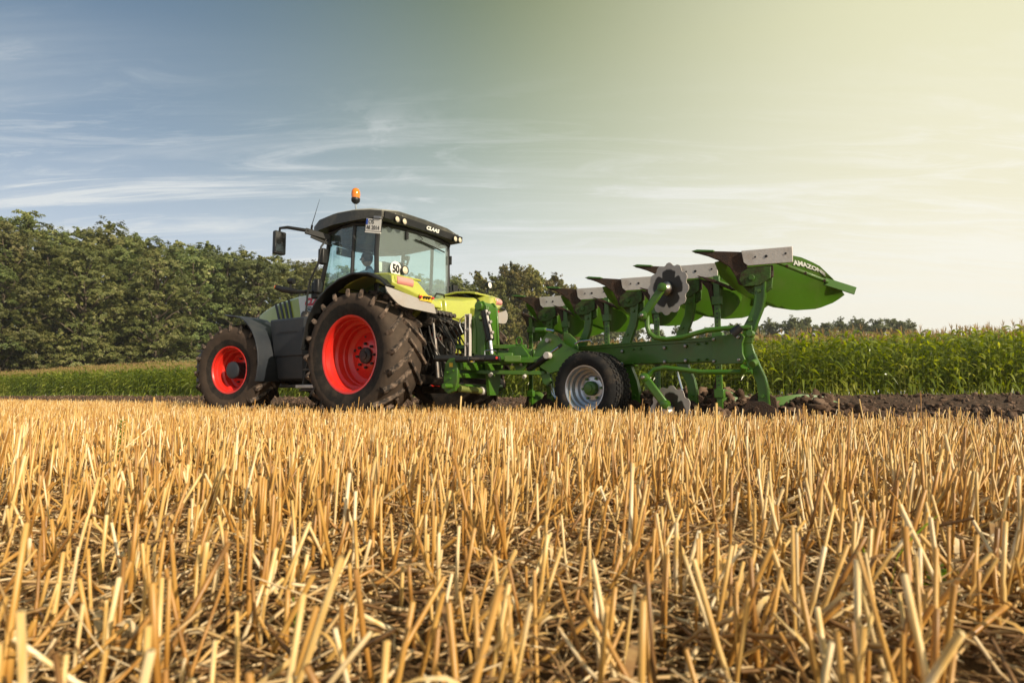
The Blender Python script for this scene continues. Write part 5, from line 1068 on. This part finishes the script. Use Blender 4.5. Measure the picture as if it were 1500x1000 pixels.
# support wheel -----------------------------------------------------
WX, WY = 1.893, -.333; wy = R(7.2)
swh = empty('support_wheel', PL, (WX, WY + .0, .425), (0, .3, -wy))
Rw, rw, ww = .43, .262, .36
MB().lathe(full([(ww * .40, rw - .015), (ww * .45, rw + .012), (ww * .50, rw + .05), (ww * .515, rw + .085), (ww * .50, rw + .115), (ww * .455, Rw - .022), (ww * .42, Rw - .008), (ww * .30, Rw - .001), (ww * .295, Rw - .013), (ww * .265, Rw - .013), (ww * .26, Rw), (ww * .14, Rw + .002), (ww * .135, Rw - .012), (ww * .10, Rw - .012), (ww * .095, Rw + .002), (0, Rw + .003)]), 96).build('tyre', M['tyrep'], swh, ang=30)
b = MB()
for row, y0 in enumerate((ww * .35, ww * .20, ww * .05, -ww * .1, -ww * .25, -ww * .38)):
    for q in range(42):
        a = 2 * math.pi * (q + .5 * (row % 2)) / 42; b.box((math.cos(a) * (Rw - .002), y0, math.sin(a) * (Rw - .002)), (.020, .040, .044), (0, -a, 0))
b.build('tread', M['tyrep'], swh, smooth=False)
o = ww * .40
b = MB().lathe([(o - .0, rw - .02), (o + .014, rw - .006), (o + .016, rw + .008), (o + .002, rw + .010), (o - .015, rw - .012), (o - .04, rw - .022), (o - .052, rw - .042), (o - .11, rw - .048), (o - .125, rw - .075), (o - .175, rw - .082), (o - .185, rw - .105), (o - .165, rw - .125), (o - .16, .10), (o - .16, .05)], 80); b.lathe([(-o, rw + .01), (-o + .02, rw - .02), (o - .20, rw - .06), (o - .20, .05)], 48); b.build('rim', M['silver'], swh, ang=24)
MB().lathe([(o - .165, .088), (o - .10, .084), (o - .09, .07), (o - .088, .05), (o - .075, .045), (o - .072, .001)], 28).build('hub', M['green'], swh)
for q in range(6):
    a = q * math.pi / 3 + .25; MB().cyl((.128 * math.cos(a), o - .16, .128 * math.sin(a)), (.128 * math.cos(a), o - .135, .128 * math.sin(a)), .016, 6).build('wheel_nut', M['green'], swh)
b = MB(); b.bar((WX - .03, WY - .28, .46), (2.25, -.72, .72), .08, .12); b.bar((WX, WY - .35, .43), (WX, WY - .15, .43), .07, .07); b.box((2.34, -.66, .75), (.34, .10, .30)); b.build('wheel_arm', M['green'], PL, bevel=.012)

# front frame, turnover head, tower --------------------------------
def bar_(name, a, c, w_, h__, mat='green', up=(0, 0, 1), bev=.008): return MB().bar(a, c, w_, h__, up).build(name, M[mat], PL, bevel=bev)
bar_('swing_frame', (3.85, -.40, .86), (2.95, -.80, .84), .14, .20); bar_('frame_top_bar', (3.92, -.30, 1.0), (2.98, -.62, .985), .05, .055); bar_('frame_bottom_bar', (3.85, -.28, .66), (2.70, -.62, .63), .05, .055)
bar_('frame_rail', (3.45, -.32, .80), (2.55, -.62, .80), .04, .075); bar_('cross_beam', (2.95, -.55, .84), (3.30, -1.46, .86), .16, .22)
MB().prism([(3.20, .98), (3.0, 1.0), (2.88, .86), (2.92, .72), (3.06, .60), (3.12, .74), (3.22, .78)], -.56, -.52).build('frame_plate', M['green'], PL, bevel=.005)
MB().prism([(2.62, 1.16), (2.50, 1.10), (2.36, .98), (2.20, .90), (2.22, .72), (2.42, .66), (2.60, .62), (2.74, .70), (2.84, .86), (2.78, 1.0)], -.62, -.57).build('swing_plate', M['green'], PL, bevel=.006)
MB().prism([(2.48, 1.16), (2.40, 1.14), (2.30, 1.05), (2.27, .92), (2.40, .88), (2.50, .95)], -.76, -.73).build('swing_plate', M['green'], PL, bevel=.006)
MB().prism([(2.76, .62), (2.62, .62), (2.60, .52), (2.66, .46), (2.72, .50)], -.66, -.60).build('frame_lug', M['green'], PL, bevel=.005)
b = MB().tube([(2.86, -.66, 1.20), (2.70, -.66, 1.195)], .035, 12); b.build('pin_housing', M['green'], PL, bevel=.004); MB().tube([(2.70, -.66, 1.195), (2.58, -.66, 1.17)], .022, 10).build('pin', M['chrome'], PL)
MB().tube([(2.68 + .07 * math.cos(a), -.60, 1.07 + .08 * math.sin(a)) for a in np.linspace(2.6, 6.6, 14)], .008, 6).build('pin_chain', M['chrome'], PL)
MB().tube([(2.60, -.57, 1.045), (2.60, -.50, 1.045)], .028, 12).build('pin_head', M['steel'], PL)
MB().tube([(2.93, -.58, .68), (2.60, -.56, .855)], .046, 16).build('swing_cylinder', M['ink'], PL, bevel=.006)
MB().tube([(2.60, -.565, .85), (2.60, -.48, .85)], .045, 18).build('cylinder_eye', M['plate'], PL, bevel=.004); MB().tube([(2.58, -.56, .88), (2.46, -.58, .96)], .016, 8).build('piston_rod', M['chrome'], PL); MB().tube([(2.47, -.58, .955), (2.42, -.59, .985)], .03, 8).build('rod_cap', M['ink'], PL)
MB().tube([(2.22, -.55, .98), (2.16, -.55, 1.01), (2.02, -.57, 1.02), (2.0, -.57, .99)], .013, 8).build('handle', M['chrome'], PL)
MB().tube([(3.06 + .045 * math.cos(a), -.56, 1.055 + .05 * math.sin(a)) for a in np.linspace(0, 6.28, 16)], .013, 6, cap=False).build('hose_ring', M['green'], PL)
# upper long black cylinder with hoses
MB().tube([(3.98, .05, .83), (3.70, -.05, .825), (3.66, -.06, .825)], [.046, .046, .032], 14).build('width_cylinder', M['ink'], PL, bevel=.005)
MB().tube([(3.66, -.06, .825), (3.46, -.12, .822)], .030, 12).build('width_cylinder_rod', M['hose'], PL); MB().tube([(3.46, -.12, .822), (3.20, -.22, .82)], .045, 14).build('width_cylinder', M['ink'], PL, bevel=.005)
MB().tube([(3.21, -.18, .825), (3.205, -.18, .84)], .014, 8).build('red_mark', M['redp'], PL)
bar_('cylinder_bracket', (3.18, -.25, .84), (3.0, -.33, .84), .10, .09)
# headstock plates and cross shaft (lower link hooks grip its ends)
for y in (.02, -.92): MB().prism([(3.80, .76), (3.74, .82), (3.64, .82), (3.60, .70), (3.60, .52), (3.64, .40), (3.74, .36), (3.82, .40), (3.83, .56)], y, y + .05).build('hitch_plate', M['green'], PL, bevel=.008)
bolts('bolt', [(3.71, .07, .56), (3.66, .07, .66), (3.76, .07, .64)], .013, Vector((0, 1, 0)), mat='green')
MB().tube([(3.70, .22, .46), (3.70, -1.08, .46)], .032, 14).build('cross_shaft', M['green'], PL)
MB().tube([(3.66, -.06, .43), (3.60, -.44, .40)], .044, 18).build('shaft_sleeve', M['olive'], PL, bevel=.004)
MB().tube([(3.60, -.44, .40), (3.585, -.50, .40)], .055, 18).build('shaft_collar', M['plate'], PL, bevel=.006)
MB().box((3.70, .073, .735), (.055, .006, .055)).build('warning_sticker', M['yellow'], PL)
bar_('headstock_beam', (3.62, .02, .72), (3.62, -.92, .72), .12, .10); bar_('headstock_beam', (3.66, .02, .60), (3.66, -.92, .60), .08, .06)
MB().prism([(-.40, .78), (-.46, .34), (-.66, .34), (-.74, .78)], 3.46, 3.51, 'YZ').build('shaft_bracket', M['green'], PL, bevel=.005)
# upper long black cylinder with hoses
MB().tube([(3.60, .10, .80), (3.42, .05, .80)], [.040, .040], 16).build('width_cylinder', M['ink'], PL, bevel=.005)
MB().tube([(3.42, .05, .80), (3.16, -.02, .80)], .022, 12).build('width_cylinder_rod', M['hose'], PL); MB().tube([(3.20, -.005, .80), (3.02, -.06, .80)], .034, 14).build('width_cylinder', M['ink'], PL, bevel=.005)
MB().tube([(3.04, -.01, .81), (3.035, -.005, .81)], .016, 8).build('red_mark', M['redp'], PL)
MB().tube([(3.20, .02, .85), (3.20, .02, .90), (3.10, .0, .91), (3.05, -.02, .89)], .008, 6).build('steel_pipe', M['chrome'], PL)
bar_('cylinder_bracket', (2.98, -.09, .80), (2.80, -.20, .80), .05, .08)
# tower
for y in (-.32, -.56): MB().prism([(3.60, 1.50), (3.55, 1.59), (3.46, 1.60), (3.40, 1.52), (3.36, .84), (3.60, .84), (3.62, 1.20)], y, y + .03).build('tower_plate', M['green'], PL, bevel=.006)
MB().prism([(3.66, 1.34), (3.60, 1.42), (3.56, 1.20), (3.56, .90), (3.68, .90)], -.30, -.28).build('tower_cheek', M['green'], PL, bevel=.004)
MB().tube([(3.51, -.25, 1.53), (3.51, -.60, 1.53)], .062, 18).build('tower_head', M['green'], PL, bevel=.01)
MB().box((3.42, -.44, 1.18), (.03, .21, .70)).build('tower_web', M['green'], PL, bevel=.006)
MB().box((3.44, -.28, 1.02), (.07, .03, .34)).build('tower_rib', M['green'], PL, bevel=.006)
b = MB().box((3.67, -.26, 1.12), (.075, .012, .62)); b.box((3.705, -.245, 1.12), (.014, .05, .62)); b.box((3.635, -.245, 1.12), (.014, .05, .62)); [b.box((3.67, -.24, z), (.07, .04, .016)) for z in (.83, 1.02, 1.22, 1.42)]; b.build('hose_rack', M['plate'], PL, bevel=.003)
hs = MB(); [hs.box((3.67, -.252, z), (.034, .006, .14)) for z in (.92, 1.12, 1.32)]; hs.build_each('rack_slot', M['ink'], PL)
MB().box((3.66, -.24, .81), (.15, .08, .07)).build('rack_foot', M['plate'], PL, bevel=.01)
MB().tube([(3.72, -.22, 1.40), (3.77, -.20, 1.36), (3.78, -.20, 1.28), (3.74, -.22, 1.18)], .009, 6).build('rack_loop', M['chrome'], PL)
MB().tube([(3.42, -.27, 1.46), (3.33, -.28, 1.06)], .056, 18).build('turnover_cylinder', M['black'], PL, bevel=.006); MB().tube([(3.33, -.28, 1.06), (3.30, -.28, .88)], .026, 10).build('turnover_rod', M['chrome'], PL)
MB().tube([(3.36, -.23, 1.46), (3.335, -.23, 1.34), (3.29, -.23, 1.20), (3.27, -.23, 1.08)], .016, 8).build('steel_pipe', M['plate'], PL)
for z in (1.42, 1.30, 1.16): MB().tube([(3.36 - (1.46 - z) * .22, -.24, z), (3.31 - (1.46 - z) * .22, -.22, z)], .02, 8).build('pipe_union', M['steel'], PL)
MB().tube([(3.47, -.27, 1.35), (3.44, -.22, 1.37)], .03, 8).build('boss', M['green'], PL)
# hoses dropping from the tractor to the head, and grease lines
b = MB()
for j, (y0, z0) in enumerate(((-.30, 1.44), (-.38, 1.40), (-.47, 1.45), (-.55, 1.36), (-.62, 1.42))):
    P_ = [(4.25 - (.42 + .06 * j) * t - .10 * math.sin(math.pi * t), y0 + .12 * t, z0 + (.93 - z0) * t - (.10 + .05 * j) * math.sin(math.pi * t)) for t in np.linspace(0, 1, 12)]; MB().tube(P_, .011, 7).build('hose', M['hose'], PL)
for p in ([(2.73, -.75, .62), (2.66, -.74, .36), (2.58, -.72, .28)], [(2.69, -.75, .62), (2.63, -.74, .36), (2.57, -.72, .28)]): MB().tube(p, .009, 6).build('scraper_rod', M['chrome'], PL)
MB().tube([(.98, -.70, .62), (.92, -.68, .42), (.82, -.66, .22)], .013, 6).build('scraper_rod', M['chrome'], PL)
for x, y in ((3.10, -.50), (2.98, -.52)): MB().tube([(x, y + .02, .745), (x, y + .045, .745)], .017, 10).build('bolt', M['steel'], PL)
for x, y, z in ((3.3, -.30, .60), (2.92, -.52, .575)): MB().tube([(x, y + .03, z + .02), (x, y + .07, z)], .024, 10).build('bolt', M['plate'], PL)
MB().box((3.52, -.10, .80), (.08, .05, .05)).build('yellow_cap', M['yellow'], PL)
# round work lamp on the tractor's far mudguard
lo = MB().lathe([(.07, .03), (.03, .058), (-.01, .062), (-.014, .05)], 18, (-.70, -.98, 2.10), axis='X').build('work_lamp', M['ink'], TR); MB().lathe([(-.010, .052), (-.018, .001)], 18, (-.70, -.98, 2.10), axis='X').build('lens', M['white'], lo); MB().tube([(-.67, -.98, 2.05), (-.66, -.98, 1.97)], .014, 6).build('bracket', M['ink'], lo)

# ------------------------------------------------------------ small plants among the stubble
def gpoint(px, py, hh=0.0):
    """where the sight line through a photo point meets the field, at height hh"""
    c, s = math.cos(math.atan(76.8 / 900)), math.sin(math.atan(76.8 / 900)); a = (px - 750) / 900; b_ = (500 - py) / 900; d = Vector((a, c - b_ * s, s + b_ * c)); x, y = 0., 0.
    for _ in range(12): t = (.36 - hh - float(hgt(x, y))) / -d.z; x, y = d.x * t, d.y * t
    return x, y
def weed(px, py, h__, n, label, name='weed', spread=.03, leaf=.02, seed=1):
    x, y = gpoint(px, py); z = float(hgt(x, y)); r = random.Random(seed); o = empty(name, None, (x, y, z)); tag(o, label, 'weed', None)
    b = MB(); b.tube([(0, 0, 0), (.005, .004, h__ * .5), (0, .006, h__)], [.0022, .0018, .001], 6); b.build('stem', M['weed'], o)
    b = MB()
    for i in range(n):
        t = .12 + .88 * i / n; a = i * 2.4; ln = leaf * r.uniform(.7, 1.2) * (1.1 - .4 * t); d = Vector((math.cos(a), math.sin(a), .55)).normalized(); s_ = Vector((-math.sin(a), math.cos(a), 0)); p = Vector((0, .003, h__ * t)); k = len(b.v)
        b.add([p, p + d * ln * .5 + s_ * ln * .22, p + d * ln + Vector((0, 0, -.2 * ln)), p + d * ln * .5 - s_ * ln * .22], [(0, 1, 2, 3)])
    b.build('leaves', M['weed'], o, smooth=False)
weed(174, 690, .215, 60, 'slender green weed standing above the stubble well in front of the front wheel', leaf=.032, seed=3)
weed(1378, 885, .055, 14, 'low bright green leafy seedling between the near stalks', leaf=.045, seed=5)
weed(1245, 652, .18, 24, 'small yellow green weed in the stubble ahead of the ploughed soil', leaf=.035, seed=6)
weed(425, 935, .05, 6, 'tiny green shoot low in the nearest straw', leaf=.02, seed=8)
weed(775, 604, .22, 26, 'pale green weed in front of the plough at its foremost furrow', leaf=.03, seed=9)
weed(833, 606, .24, 30, 'yellowing weed beside the plough support wheel', leaf=.028, seed=10)
def grass_blade(px, py, pts, label, w_=.004):
    x, y = gpoint(px, py); z = float(hgt(x, y)); b = MB(); m = len(pts)
    for i, p in enumerate(pts):
        k = w_ * math.sin(math.pi * min(.95, .15 + .8 * i / (m - 1))); b.v += [(p[0], p[1] - k * .5, p[2] + k), (p[0], p[1] + k * .5, p[2] - k)]
    b.f += [(2 * i, 2 * i + 1, 2 * i + 3, 2 * i + 2) for i in range(m - 1)]; o = b.build('grass_blade', M['weed'], None, smooth=False, loc=(x, y, z)); tag(o, label, 'grass')
grass_blade(1305, 905, [(-.0, 0, .0), (.002, 0, .04), (.012, 0, .08), (.032, 0, .105), (.055, 0, .125), (.075, 0, .14)], 'long bright green grass blade arching over the near stubble')
grass_blade(1285, 880, [(0, 0, 0), (-.008, 0, .03), (-.012, 0, .06), (-.02, 0, .085)], 'short green grass blade beside the long arching one')
# ------------------------------------------------------------ thin evening haze: far trees fade a little
hz_ = MB().box((0, 110, 22), (700, 560, 52)).build('haze', M['white'], None, smooth=False); hm = bpy.data.materials.new('haze'); hm.use_nodes = True; ht = NT(hm.node_tree); hm.node_tree.nodes.remove(hm.node_tree.nodes['Principled BSDF'])
pv = ht.n('ShaderNodeVolumePrincipled'); pv.inputs['Color'].default_value = (.95, .95, .92, 1); pv.inputs['Density'].default_value = .00038; pv.inputs['Anisotropy'].default_value = .3; ht.l(pv.outputs[0], hm.node_tree.nodes['Material Output'].inputs['Volume'])
hz_.data.materials[0] = hm; tag(hz_, kind='stuff')
